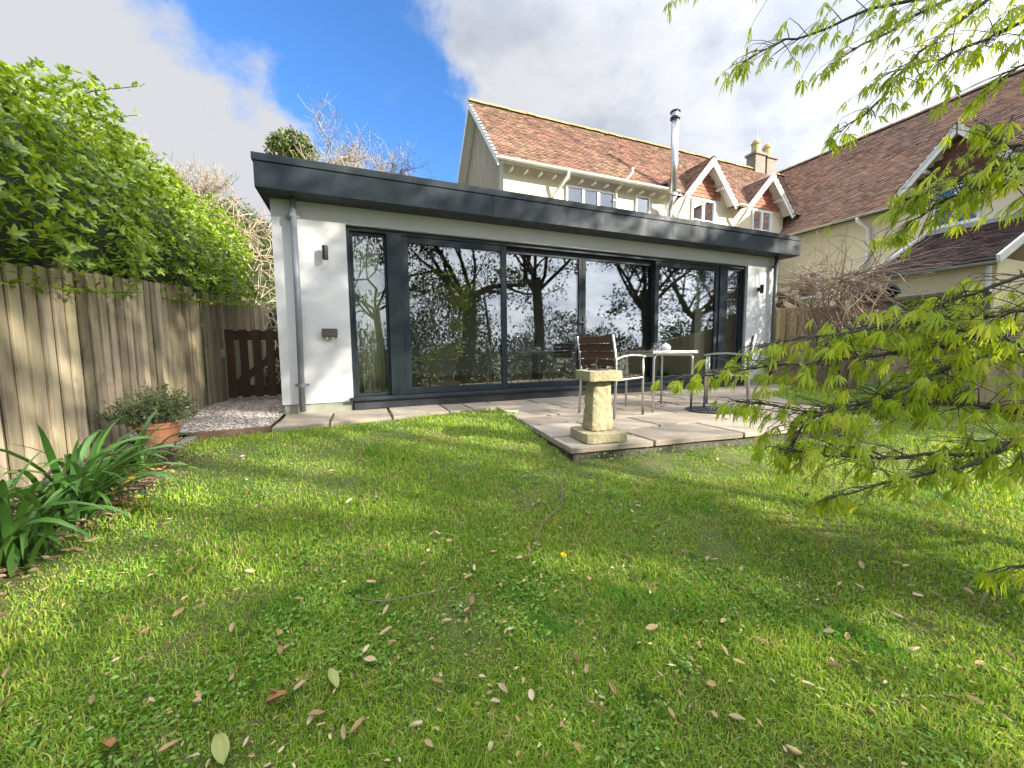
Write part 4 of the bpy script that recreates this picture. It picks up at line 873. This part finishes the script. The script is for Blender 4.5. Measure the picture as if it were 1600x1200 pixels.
big_tree('tall tree mirrored in the third sliding door', (12.6, -3.6, G(12.6,-3.6)), 11, .28, .9, (-.08, .05, 1), fork=.42, n=10000)
big_tree('leaning open-branched tree mirrored in the fourth sliding door', (17.0, -5.6, G(14,-5.6)), 10.2, .34, .85, (.2, 0, 1), n=3600)
big_tree('slender tree mirrored in the narrow window by the downpipe', (.9, -7.5, G(.9,-7.5)), 10, .20, .9, n=3200)
def bush(label, loc, rx, ry, h, n, mat='laurel', name='laurel_bush', group=None, leaf=(.09, .15), cat='bush'):
    t = thing(name, label, cat, loc, group); P = rng.normal(0, 1, (n, 3)); P /= np.linalg.norm(P, axis=1, keepdims=True); lum_ = np.array([1+.35*nz(p[0]*1.7+loc[0], p[1]*1.7, p[2]*1.7) for p in P])
    P *= (lum_*(1-.35*rng.random(n)**2))[:, None]; P[:, 2] = np.abs(P[:, 2]); nn = P.copy(); P = P*[rx, ry, h]+np.array(loc)
    V, Fc = scatter(P, nn+rnd(n, .6)+[0,0,.2], rnd(n, .5)+[0,0,1], rng.uniform(*leaf, n)); o = np_mesh('foliage', V, Fc, mat, t); o['kind'] = 'stuff'
    mb = MB(); out = []
    for k in range(5): grow(mb, Vector(loc), Vector((random.gauss(0,.5), random.gauss(0,.5), 1)), h*.5, .03, 1, out, .5, 3)
    mb.build('stems', 'bark', t)
bush('large olive-green laurel mirrored low in the first sliding door', (3.0, -3.4, G(3,-3.4)), 2.0, 1.4, 3.7, 7500, group='bushes mirrored in the glass doors')
bush('dark rounded bush mirrored in the second and third sliding doors', (8.2, -4.2, G(8.2,-4.2)), 2.3, 1.5, 2.9, 6000, 'oak', group='bushes mirrored in the glass doors')
bush('low dark bush mirrored beside the narrow window curtain', (.2, -4.6, G(.2,-4.6)), 1.4, 1.1, 2.3, 3600, 'oak', group='bushes mirrored in the glass doors')
for bi, (bx_, by_, br_, bh_) in enumerate([(-2.5, -9.5, 2.6, 3.0), (3.2, -11.5, 3.0, 3.2), (9.5, -12.0, 3.2, 3.0), (15.5, -10.5, 3.0, 3.4), (21, -8.5, 3.2, 3.6), (26, -5, 3.4, 3.8)]):
    bush(['dark boundary bush mirrored at the foot of the narrow window', 'dark boundary bush mirrored low between the first two sliding doors', 'dark boundary bush mirrored low in the second sliding door', 'dark boundary bush mirrored low in the third sliding door', 'dark boundary bush mirrored low in the fourth sliding door', 'dark boundary bush mirrored low in the end window'][bi],
         (bx_, by_, G(bx_, by_)), br_, 1.6, bh_, 3200, 'oak', 'boundary_bush', 'bushes along the far boundary behind the viewer', (.16, .26))
bush('glossy dark shrub against the tan fence below the lean-to', (9.15, 3.5, .75), .45, .55, .62, 1300, 'ivy', 'shrub', leaf=(.08, .14), cat='shrub')

# strap-leaved clumps
SEG = 9
def strap_mesh(L, wd, rise, droop, twist, mat):
    vs = []; fs = []; x = z = 0.0; an = rise; st = L/SEG
    for k in range(SEG+1):
        s = k/SEG; wdt = wd*min(1, .55+1.8*s)*(1-max(0, (s-.62)/.38)**1.7*.96)/2; tw = twist*s
        vs += [(x, -wdt*math.cos(tw), z-wdt*math.sin(tw)+wdt*.35), (x, 0, z), (x, wdt*math.cos(tw), z+wdt*math.sin(tw)+wdt*.35)]
        x += math.cos(an)*st; z += math.sin(an)*st; an -= droop/SEG*(.4+1.5*s)
    for k in range(SEG):
        a = k*3; fs += [(a, a+3, a+4, a+1), (a+1, a+4, a+5, a+2)]
    return leaf_mesh('leaf', vs, fs, mat)
random.seed(5)
def clump(label, loc, nleaf, L, wd=.028, ymix=0, name='strap_leaved_plant', az0=0, azr=math.pi, group='strap-leaved clumps in the bed by the fence'):
    t = thing(name, label, 'plant', loc, group)
    for k in range(nleaf):
        yl = random.random() < ymix; me = strap_mesh(L*random.uniform(.6, 1.1), wd*random.uniform(.75, 1.2), rad(random.uniform(48, 90)) if not yl else rad(20), rad(random.uniform(50, 135)), random.uniform(-.9, .9), 'agapy' if yl else 'agap')
        o = bpy.data.objects.new('leaf', me); o.rotation_euler = (random.gauss(0, .08), random.gauss(0, .08), az0+random.uniform(-azr, azr)); o.location = (random.gauss(0, .05), random.gauss(0, .05), 0); link(o, t)
for (x, y, nl, L, lab) in [(-1.42, 2.28, 44, .56, 'strap-leaved clump nearest the viewer at the picture edge'), (-1.42, 2.66, 60, .70, 'largest arching strap-leaved clump against the fence'), (-1.48, 3.02, 40, .54, 'middle strap-leaved clump with a yellowing leaf'), (-1.44, 3.38, 30, .44, 'strap-leaved clump just in front of the terracotta pot')]:
    clump(lab, (x, y, G(x, y)+.01), nl, L, .027, .05, az0=-.35, azr=2.2)
for (x, y, lab) in [(7.0, 3.0, 'dark strap-leaved clump on the lawn edge behind the maple, nearer the patio'), (7.7, 2.6, 'dark strap-leaved clump behind the maple, nearer the tan fence')]:
    clump(lab, (x, y, G(x, y)), 34, .62, .035, group='strap-leaved clumps behind the maple')

# potted herb
pc = (-1.545, 4.03, G(-1.55, 4.03)+.012)
pt_ = thing('potted_shrub', 'terracotta pot with a bushy grey-green herb by the fence', 'potted plant', pc)
MB().lathe(pc, [(.001, .03), (.112, .03), (.142, .155), (.156, .158), (.158, .20), (.148, .202), (.135, .19), (.125, .175), (.001, .172)], 32).build('pot', 'terra', pt_, smooth=False, bevel=.003)
MB().lathe((pc[0], pc[1], pc[2]+.176), [(.130, 0), (.001, .008)], 24).build('soil', 'soil', pt_); MB().box(pc[0]-.2, pc[0]+.2, pc[1]-.16, pc[1]+.16, pc[2]-.03, pc[2]+.028).build('paver', 'saucer', pt_, bevel=.006)
mb = MB(); P = []; Dr = []
for k in range(75):
    a = random.uniform(0, 6.28); e = random.uniform(.15, 1.45); ln = random.uniform(.16, .30); dv = Vector((math.cos(a)*math.cos(e), math.sin(a)*math.cos(e), math.sin(e))); b = Vector(pc)+Vector((dv.x*.05, dv.y*.05, .18)); tp_ = b+dv*ln+Vector((0,0,.03)); mb.tube([b, tp_], [.004, .002], 4)
    for j in range(46):
        s = .30+.75*random.random(); q = b.lerp(tp_, s); P.append(q); Dr.append(dv*.5+Vector(rnd(1)[0])*.7)
mb.build('stems', 'twig', pt_); P = np.array(P)+rnd(len(P), .008); V, Fc = scatter(P, np.array(Dr), rnd(len(P))+[0,0,.6], rng.uniform(.025, .050, len(P)), LEAF_V*[1,.62,1]); o = np_mesh('foliage', V, Fc, 'herb', pt_); o['kind'] = 'stuff'

# bare climber on the tan fence
cv = thing('bare_climber', 'tangled leafless climber sprawling over the tan fence', 'climber', (8.45, 4.45, -.2)); mb = MB(); mt = MB()
for k in range(16):
    p = Vector((8.45+random.gauss(0,.05), 4.45+random.gauss(0,.16), -.25)); pts = [p]; d = Vector((0, random.gauss(0,.08), 1))
    for j in range(9): d = (d+Vector((random.gauss(0,.05), random.gauss(0,.13), .06))).normalized(); p = p+d*.235; p.x = min(8.52, max(8.3, p.x)); pts.append(p)
    mt.tube(pts, [.020*(1-.05*j) for j in range(10)], 6)
mt.build('main_stems', 'vine', cv)
for k in range(150):
    p = Vector((8.35+random.gauss(0,.18), 4.45+random.gauss(0,.34), random.choice([random.uniform(1.25, 2.0), random.uniform(1.5, 1.95)]))); a = random.uniform(0, 6.28); d = Vector((random.gauss(-.2,.3), math.cos(a), math.sin(a)*.8+.15)).normalized(); pts = [p]; m_ = random.randint(4, 8)
    for j in range(m_): d = (d+Vector((random.gauss(0,.12), random.gauss(0,.22), random.gauss(-.05,.2)))).normalized(); p = p+d*random.uniform(.10, .22); p.x = min(8.9, max(7.9, p.x)); pts.append(p)
    r0 = random.choice([.010, .007, .006]); mb.tube(pts, [r0*(1-.5*j/m_) for j in range(m_+1)], 5, cap=False)
    for j in range(1, len(pts)):
        if random.random() < .4: e = pts[j]+Vector((random.gauss(0,.04), random.gauss(0,.07), random.uniform(0,.10))); mb.tube([pts[j], e], [.004, .003], 4, cap=False)
for k in range(26):                                    # trailing stems down the front
    p = Vector((8.36, 4.75+random.uniform(-.5,.5), 1.55)); pts = [p]; d = Vector((-.25, random.uniform(-.75, .1), -.6)).normalized()
    for j in range(7): d = (d+Vector((random.gauss(.02,.06), random.gauss(0,.10), -.03))).normalized(); p = p+d*.22; pts.append(p)
    mb.tube(pts, .008, 5, cap=False)
for k in range(34):                                    # long whips towards the garden room and the lean-to
    s = random.choice([1, 1, -1]); p = Vector((8.35, 4.5+s*.3, random.uniform(1.6, 1.95))); pts = [p]; d = Vector((random.gauss(-.05,.1), s, random.uniform(.0,.5))).normalized()
    for j in range(8): d = (d+Vector((random.gauss(0,.08), random.gauss(0,.12), random.gauss(-.02,.12)))).normalized(); p = p+d*.17; pts.append(p)
    mb.tube(pts, [.009-.0008*j for j in range(9)], 5, cap=False)
o = mb.build('side_shoots', 'vine', cv); o['kind'] = 'stuff'

random.seed(11)
# ------------------------------------------------------------------ Japanese maple at the viewer's right
mp = thing('japanese_maple', 'fresh yellow-green maple with drooping fingered leaves reaching over the lawn', 'tree', (3.55, .25, G(3.55, .25)))
TB = Vector((3.55, .25, G(3.55, .25)))
T = [TB-Vector((0,0,.1)), TB+Vector((.02,.03,.45)), TB+Vector((-.08,.05,.95)), TB+Vector((-.02,.02,1.5)), TB+Vector((-.12,.06,2.1)), TB+Vector((-.2,.1,2.75))]
MB().tube(T, [.085, .065, .055, .045, .036, .022], 12).build('trunk', 'maplebark', mp, smooth=True)
BR = [  # (trunk node, polyline of (u, v, depth), leaf count)
 (2, [(1690,532,1.55),(1565,538,1.55),(1488,541,1.58),(1365,555,1.62),(1285,565,1.68),(1190,575,1.72),(1068,590,1.78)], 50),
 (2, [(1680,560,1.50),(1565,538,1.53),(1510,518,1.55),(1400,508,1.62),(1320,520,1.68),(1180,545,1.75)], 46),
 (1, [(1640,540,1.45),(1505,560,1.50),(1447,592,1.54),(1395,622,1.58),(1290,645,1.64),(1150,628,1.70)], 48),
 (1, [(1690,655,1.45),(1577,640,1.48),(1480,628,1.52),(1380,630,1.58),(1255,655,1.62),(1240,692,1.64)], 44),
 (1, [(1690,690,1.38),(1600,690,1.42),(1540,702,1.46),(1400,716,1.52),(1300,712,1.56),(1232,705,1.6)], 36),
 (1, [(1680,670,1.36),(1590,690,1.40),(1500,735,1.44),(1400,750,1.48),(1300,778,1.52)], 16),
 (3, [(1690,440,1.55),(1600,430,1.58),(1540,450,1.62),(1480,470,1.66),(1420,500,1.7),(1330,515,1.72)], 30),
 (2, [(1700,500,1.45),(1600,485,1.5),(1540,495,1.55),(1450,500,1.60),(1380,515,1.64)], 26),
 (3, [(1700,300,1.5),(1600,285,1.55),(1520,295,1.62),(1465,318,1.68),(1425,345,1.72)], 30),
 (4, [(1700,240,1.5),(1600,262,1.52),(1540,278,1.58),(1490,285,1.62),(1450,300,1.66)], 34),
 (4, [(1700,210,1.5),(1620,215,1.52),(1570,230,1.55),(1548,205,1.6)], 22),
 (5, [(1680,-90,1.7),(1560,-10,1.75),(1480,45,1.8),(1420,100,1.84),(1370,165,1.88),(1312,208,1.9)], 26),
 (5, [(1640,-80,1.75),(1500,-15,1.8),(1390,5,1.84),(1290,42,1.88),(1225,62,1.9),(1165,95,1.92)], 30),
 (5, [(1700,-30,1.6),(1600,30,1.66),(1540,60,1.7),(1470,90,1.74),(1400,110,1.78)], 30),
 (5, [(1720,20,1.6),(1640,60,1.62),(1600,100,1.65),(1570,120,1.68)], 14),
 (5, [(1500,-120,1.85),(1300,-70,1.9),(1150,-40,1.94),(1070,-8,1.96)], 10),
 (5, [(1560,-40,1.8),(1460,10,1.84),(1370,60,1.88),(1300,100,1.9)], 18),
 (1, [(1720,820,1.2),(1660,870,1.25),(1590,888,1.3)], 7),
]
def palm(var):
    r = random.Random(var); vs = []; fs = []
    fan = (.26, .42) if var % 2 else (.48, .72)
    lob = [(-82, .55), (-56, .78), (-28, .93), (0, 1.0), (28, .93), (56, .78), (82, .55)]
    for a, l in lob:
        a = rad(a*r.uniform(*fan)+r.uniform(-6, 6)); l *= r.uniform(.9, 1.08); b = len(vs); wd = .055*l*r.uniform(.9, 1.25)
        ca, sa_ = math.cos(a), math.sin(a); dz = lambda s: -.48*s*s*l*r.uniform(.7, 1.2)
        for s, w_ in ((.04, .25), (.42, .9), (.66, 1.0), (1.0, 0)):
            z = dz(s)+.05*s; cxp = s*l
            if w_ == 0: vs.append((cxp*ca, cxp*sa_, z)); continue
            for q_, zo in ((-1, .0), (0, .022), (1, .0)): vs.append((cxp*ca-q_*wd*w_*sa_, cxp*sa_+q_*wd*w_*ca, z+zo))
        for k in range(2):
            o_ = b+k*3; fs += [(o_, o_+3, o_+4), (o_, o_+4, o_+1), (o_+1, o_+4, o_+5), (o_+1, o_+5, o_+2)]
        o_ = b+6; fs += [(o_, o_+3, o_+1), (o_+1, o_+3, o_+2)]
    return np.array(vs), np.array(fs)
PALM = [palm(k) for k in range(8)]; pm = [leaf_mesh('leaf', v_, f_, 'maple') for v_, f_ in PALM]
LP = []
for node, poly, nl in BR:
    pts = [at(*q_) for q_ in poly]; st = T[node]; pts = [st, st.lerp(pts[0], .5)+Vector((0,0,.06))]+pts; N = len(pts)
    fine = []
    for i in range(N-1):
        for k in range(3): fine.append(pts[i].lerp(pts[i+1], k/3)+Vector((random.gauss(0,.006), random.gauss(0,.006), random.gauss(0,.006))))
    fine.append(pts[-1]); nf = len(fine)
    br = MB().tube(fine, [.0105*(1-i/nf)**.8+.0018 for i in range(nf)], 7).build('branch', 'maplebark', mp, smooth=True); tw = MB()
    vis0 = 7
    nl = int(nl*(2.4 if node <= 2 else 2.0))
    for k in range(nl):
        i = vis0+(nf-1-vis0)*((k+.5)/nl)**.92; i0 = min(int(i), nf-2); p = fine[i0].lerp(fine[i0+1], i-i0); tip = i > nf-3
        along = (fine[min(i0+2, nf-1)]-fine[i0-1]).normalized()
        off = Vector((random.gauss(0,.085), random.gauss(0,.085), random.gauss(-.005,.045))) if not tip else along*random.uniform(0,.05)+Vector(rnd(1)[0])*.012
        e = p+off+along*abs(random.gauss(.04,.03)); tw.tube([p, p.lerp(e, .55)+Vector((0,0,.008)), e], [.0022, .0017, .0012], 4, cap=False)
        for j in range(random.choice([1, 2, 2])):
            hdg = (along*.8+Vector((random.gauss(0,.55), random.gauss(0,.55), 0))); hdg.z = 0
            if hdg.length < .05: hdg = Vector((-1, 0, 0))
            hdg.normalize(); dv = hdg*random.uniform(.5, 1.1)-Vector((0,0,random.uniform(.45, 1.05))); pe = e+dv.normalized()*.022; tw.tube([e, pe], [.0011, .0009], 3, cap=False)
            up_ = hdg+Vector((random.gauss(0,.3), random.gauss(0,.3), .7)); LP.append((pe, dv, up_, random.uniform(.042, .088)))
    o = tw.build('twigs', 'maplebark', br); o['kind'] = 'stuff'
P = np.array([tuple(l[0]) for l in LP]); Dr = np.array([tuple(l[1]) for l in LP]); Up = np.array([tuple(l[2]) for l in LP]); sz = np.array([l[3] for l in LP])
dd = (P-np.array(CAM)); order = np.argsort(np.linalg.norm(dd, axis=1)-.0*sz)
uvd = dd@np.array([list(right), list(down), list(fwd)]).T; inview = (np.abs(uvd[:, 0]/uvd[:, 2]) < 1.34) & (np.abs(uvd[:, 1]/uvd[:, 2]) < 1.0)
vis_i = order[inview[order]]; sel = vis_i[:300]; rest = np.setdiff1d(np.arange(len(P)), sel)
put_leaves(mp, 'leaf', pm, P[sel], frames(Dr[sel], Up[sel]), sz[sel])
Vs = []; Fs = []; b = 0
for k in range(8):
    ix = rest[k::8]; V, Fc = scatter(P[ix], Dr[ix], Up[ix], sz[ix], *PALM[k]); Vs.append(V); Fs.append(Fc+b); b += len(V)
o = np_mesh('foliage', np.concatenate(Vs), np.concatenate(Fs), 'maple', mp, smooth=True); o['kind'] = 'stuff'

# ------------------------------------------------------------------ lawn growth
def on_lawn(x, y):
    if x < -1.85 or x > 8.5: return False
    if y > 5.15: return x > 7.75 and y < 6.5
    if x < 1.7 and y > sfr(x)-.03: return False
    if x < -.78 and y > 4.17: return False
    if pleft(y)-.015 < x < pright(max(y, 2.0))+.01 and y > pfront(x)-.015: return False
    return True
def grass_pts(n, dmin=.45, dmax=9.8):
    d = np.exp(rng.uniform(math.log(dmin), math.log(dmax), n)); a = rng.uniform(rad(-92), rad(92), n); yaw = math.atan2(fwd.x, fwd.y)
    x = d*np.sin(a+yaw); y = d*np.cos(a+yaw); ok = np.array([on_lawn(p, q) for p, q in zip(x, y)]); x, y, d = x[ok], y[ok], d[ok]
    return x, y, d
x, y, d = grass_pts(760000)
bare = np.array([nz(p*1.6, q*1.6, 4)+.5*nz(p*5, q*5, 9) for p, q in zip(x, y)])
e = np.array([bed_edge(q) if q < 4.05 else -1.9 for q in y]); inbed = x < e+.05*rng.normal(0, 1, len(x))
ok = (bare > -.68+rng.normal(0, .10, len(x))) & (~inbed | (rng.random(len(x)) < .03)) & ~((bare < -.25) & (rng.random(len(x)) < .30))
x, y, d, bare = x[ok], y[ok], d[ok], bare[ok]; n = len(x); z = gz(x, y)
ln = np.clip(rng.gamma(5, .0038, n), .007, .055)*(1+.9*np.clip(bare, -.5, 1))*(1+.04*d); wd = .0009+.00062*d; az = rng.uniform(0, 2*math.pi, n); lean = np.where(rng.random(n) < .55, np.abs(rng.normal(.40, .25, n)), np.abs(rng.normal(1.1, .35, n))); ln0 = rng.gamma(4, .25, n)
hx, hy = np.cos(az), np.sin(az); sx_, sy_ = -hy*wd, hx*wd
def gp(s, l, bend): return np.stack([x+hx*ln*bend+sx_*s, y+hy*ln*bend+sy_*s, z+ln*l], 1)
V = np.stack([gp(-1, -.1, 0), gp(1, -.1, 0), gp(.8, .55, .30*lean), gp(-.8, .55, .30*lean), gp(0, np.maximum(.25, 1-.35*lean), .95*lean)], 1).reshape(-1, 3)
Fc = (np.array([(0,1,2),(0,2,3),(3,2,4)])[None]+(np.arange(n)*5)[:, None, None]).reshape(-1, 3)
tag(np_mesh('grass', V, Fc, 'grass', smooth=True, loc=(2, 2, -.3)), 'short mossy green lawn grass sloping up to the patio', 'grass', kind='stuff')
x, y, d = grass_pts(170000, .5, 9); wv = np.array([nz(p*2.6+7, q*2.6, 1)+.5*nz(p*7, q*7, 3) for p, q in zip(x, y)]); e = np.array([bed_edge(q) if q < 4.05 else -1.9 for q in y])
ok = (wv > .0+.55*rng.random(len(wv))) & (x > e-.05); x, y, d = x[ok], y[ok], d[ok]; n = len(x); P = np.stack([x, y, gz(x, y)+rng.uniform(.008, .030, n)], 1)
V, Fc = scatter(P, rnd(n)*[1,1,.35], rnd(n, .35)+[0,0,1], rng.uniform(.005, .015, n)*(1+.12*d), np.array([(0,0,0),(.45,.33,.06),(1,.12,0),(1,-.12,0),(.45,-.33,.06)]), np.array([(0,2,1),(0,3,2),(0,4,3)]))
tag(np_mesh('lawn_weeds', V, Fc, 'weed', loc=(2, 2, -.3)), 'broad-leaved clover and daisy weeds growing through the lawn', 'weeds', kind='stuff')
# weeds and moss in the patio joints and along its foot
P = []
for sl_ in [o for o in patio.children if o.name.startswith('slab')]:
    vs_ = [v_.co for v_ in sl_.data.vertices]
    for k in range(1, 21):
        if random.random() < .16:
            for j in range(random.choice([3, 6, 10])): P.append((vs_[20+k].x+random.gauss(0,.012), vs_[20+k].y+random.gauss(0,.012), ZP-.012+random.uniform(0,.012)))
for k in range(420):
    x_ = random.uniform(1.45, 4.7); P.append((x_, pfront(x_)-.02-abs(random.gauss(0,.03)), G(x_, pfront(x_))+random.uniform(.01,.06)))
for k in range(260):
    y_ = random.uniform(2.4, 4.55); P.append((pleft(y_)-.02-abs(random.gauss(0,.03)), y_, G(1.4, y_)+random.uniform(.01,.06)))
P = np.array(P); n = len(P); V, Fc = scatter(P, rnd(n)*[1,1,.5]+[0,0,.4], rnd(n,.4)+[0,0,1], rng.uniform(.012, .030, n)); tag(np_mesh('joint_weeds', V, Fc, 'weed', loc=(3, 3, ZP)), 'tiny weeds and moss in the patio joints and along its edge', 'weeds', kind='stuff')
# litter in the bed and along the fence foot
n = 2600; yy = rng.uniform(1.0, 4.0, n); xx = np.array([random.uniform(-1.86, bed_edge(q)+.12*abs(random.gauss(0,1))) for q in yy]); P = np.stack([xx, yy, gz(xx, yy)+.026+rng.uniform(0, .02, n)], 1)
V, Fc = scatter(P, rnd(n)*[1,1,.25], rnd(n, .45)+[0,0,1], rng.uniform(.018, .046, n)); tag(np_mesh('leaf_litter', V, Fc, 'litter', loc=(-1.5, 2.5, -.3)), 'brown leaf litter covering the bed below the fence', 'leaf litter', kind='stuff')
n = 4200; x, y, d = grass_pts(n, .6, 9); n = len(x); P = np.stack([x, y, gz(x, y)+rng.uniform(.01, .03, n)], 1)
V, Fc = scatter(P, rnd(n)*[1,1,.2], rnd(n, .4)+[0,0,1], rng.uniform(.008, .022, n)*(1+.05*d)); tag(np_mesh('leaf_crumbs', V, Fc, 'dry', loc=(2, 2, -.3)), 'small crumbs of dead leaf scattered through the grass', 'leaf crumbs', kind='stuff')
# single fallen leaves
def curled(cv, wd, mat, k):
    vs = []; fs = []; nU, nV = 6, 4
    for i in range(nU+1):
        s = i/nU; hw = wd*math.sin(math.pi*min(1, .04+s*.96))**.75
        for j in range(nV+1):
            q = -1+2*j/nV; vs.append((s-.5, q*hw, cv*(q*q)*hw*1.6+cv*.5*(s-.5)**2+.02*math.sin(9*s+j+k)))
    for i in range(nU):
        for j in range(nV): a = i*(nV+1)+j; fs.append((a, a+nV+1, a+nV+2, a+1))
    return leaf_mesh('fallen_leaf', vs, fs, mat)
FL = [curled(c_, w_, 'dry', k) for k, (c_, w_) in enumerate([(.5, .20), (.9, .17), (.25, .24), (1.2, .14), (-.7, .19)])]
def fallen(x, y, size, me, label, group=None):
    o = bpy.data.objects.new('fallen_leaf', me); o.location = (x, y, G(x, y)+.027+.008*random.random()); o.rotation_euler = (random.gauss(0,.3), random.gauss(0,.25), random.uniform(0, 6.28)); o.scale = (size,)*3
    link(o); tag(o, label, 'leaf', group); so_ = o.modifiers.new('solid', 'SOLIDIFY'); so_.thickness = .012
def gpt(u, v):
    d_ = ray(u, v); s = .5
    for _ in range(40):
        p = CAM+d_*(s/F); s += (p.z-G(p.x, p.y))/(-d_.z/F)*.7
    return CAM+d_*(s/F)
for (u, v, sz_, mat, lab) in [(432,1107,.075,'rust','reddish-brown leaf lying flat on the near lawn'), (521,1075,.07,'paleleaf','pale yellow-green leaf lying on the near lawn'), (346,1188,.09,'paleleaf','long pale green leaf at the very bottom of the lawn'), (170,1180,.07,'rust','orange-brown leaf near the bottom of the lawn, by the bed')]:
    p = gpt(u, v); fallen(p.x, p.y, sz_, curled(.4, .2, mat, 2), lab)
spots = [(603,968),(640,1030),(582,1045),(615,1018),(795,997),(650,1150),(560,1155),(660,890),(618,890),(742,895),(668,870),(900,1190),(1020,993),(910,985),(1155,1050),(1030,1065),(1048,1130),(700,985),(730,985),(505,850),(463,819),(373,935),(364,955),(320,1035),(440,1030),(500,1150),(770,870),(840,860),(980,875),(1105,776),(1308,890),(1400,890),(1460,940),(1240,870),(1120,885),(1380,1015),(1345,985),(1530,1050),(1570,1060),(1185,1145),(1240,1185),(1150,1140),(1320,1010),(960,1090),(1230,815),(1150,790),(1490,740),(1420,720),(1520,760),(1580,730),(225,1000),(185,1047),(240,1110),(265,1185),(150,1110),(840,790),(832,797),(846,784),(830,830),(818,836),(836,858),(828,868),(812,884),(822,880)]
for i in range(120): spots.append((random.uniform(250, 1590), 690+500*random.random()**1.2))
for (u, v) in spots:
    p = gpt(u+random.uniform(-3, 3), v)
    if -1.3 < p.x < 8 and on_lawn(p.x, p.y) and p.y > .1: fallen(p.x, p.y, random.uniform(.024, .048), random.choice(FL), 'dry curled tan leaf fallen on the grass', 'dry leaves fallen on the lawn')
def twig(pix, r, label):
    pts = [gpt(*q_) for q_ in pix]; pts = [p+Vector((0,0,.035+.01*random.random())) for p in pts]; tag(MB().tube(pts, [r*(1-.5*i/len(pts)) for i in range(len(pts))], 6).build('fallen_twig', 'twig', loc=pts[0], smooth=True), label, 'twig')
twig([(878,755),(878,800),(862,815),(848,830),(838,862),(825,880)], .0035, 'thin bent dead twig with dry leaves in the middle of the lawn')
twig([(560,952),(600,955),(640,950),(690,938)], .0035, 'short dark twig lying across the lawn left of centre'); twig([(1545,905),(1540,940),(1530,960)], .004, 'crooked twig on the lawn below the maple')
twig([(850,800),(880,790),(900,780)], .003, 'pale twig pointing towards the sundial')
# primrose and dandelion
t = thing('primrose', 'small pale yellow primrose at the inner patio corner', 'flower', (1.60, 3.92, G(1.6, 3.92)))
n = 26; P = np.tile([1.585, 3.90, G(1.6, 3.9)+.01], (n, 1))+rnd(n, .02)*[1,1,.2]; V, Fc = scatter(P, rnd(n)*[1,1,.2]+[0,0,.35], rnd(n,.2)+[0,0,1], rng.uniform(.05, .085, n)); o = np_mesh('leaf_rosette', V, Fc, 'weed', t)
for k in range(7):
    c = Vector((1.585+random.gauss(0,.035), 3.90+random.gauss(0,.035), G(1.6,3.9)+random.uniform(.06,.09))); P = np.tile(tuple(c), (5, 1)); an = np.arange(5)*2*math.pi/5; V, Fc = scatter(P, np.stack([np.cos(an), np.sin(an)-.3, np.full(5,.25)], 1), np.tile([0,-.4,1.], (5,1)), np.full(5, .02), LEAF_V*[1,1.6,1]); np_mesh('flower_head', V, Fc, 'petal', t)
p = gpt(880, 880); t = thing('dandelion', 'single yellow dandelion flower in the middle of the lawn', 'flower', (p.x, p.y, G(p.x, p.y)))
n = 28; an = rng.uniform(0, 6.28, n); V, Fc = scatter(np.tile([p.x, p.y, p.z+.035], (n,1)), np.stack([np.cos(an), np.sin(an), rng.uniform(.1, 1, n)], 1), rnd(n,.2)+[0,0,1], np.full(n, .016)); np_mesh('flower_head', V, Fc, 'dand', t); MB().tube([(p.x, p.y, p.z), (p.x, p.y, p.z+.035)], .002, 6).build('stalk', 'weed', t)
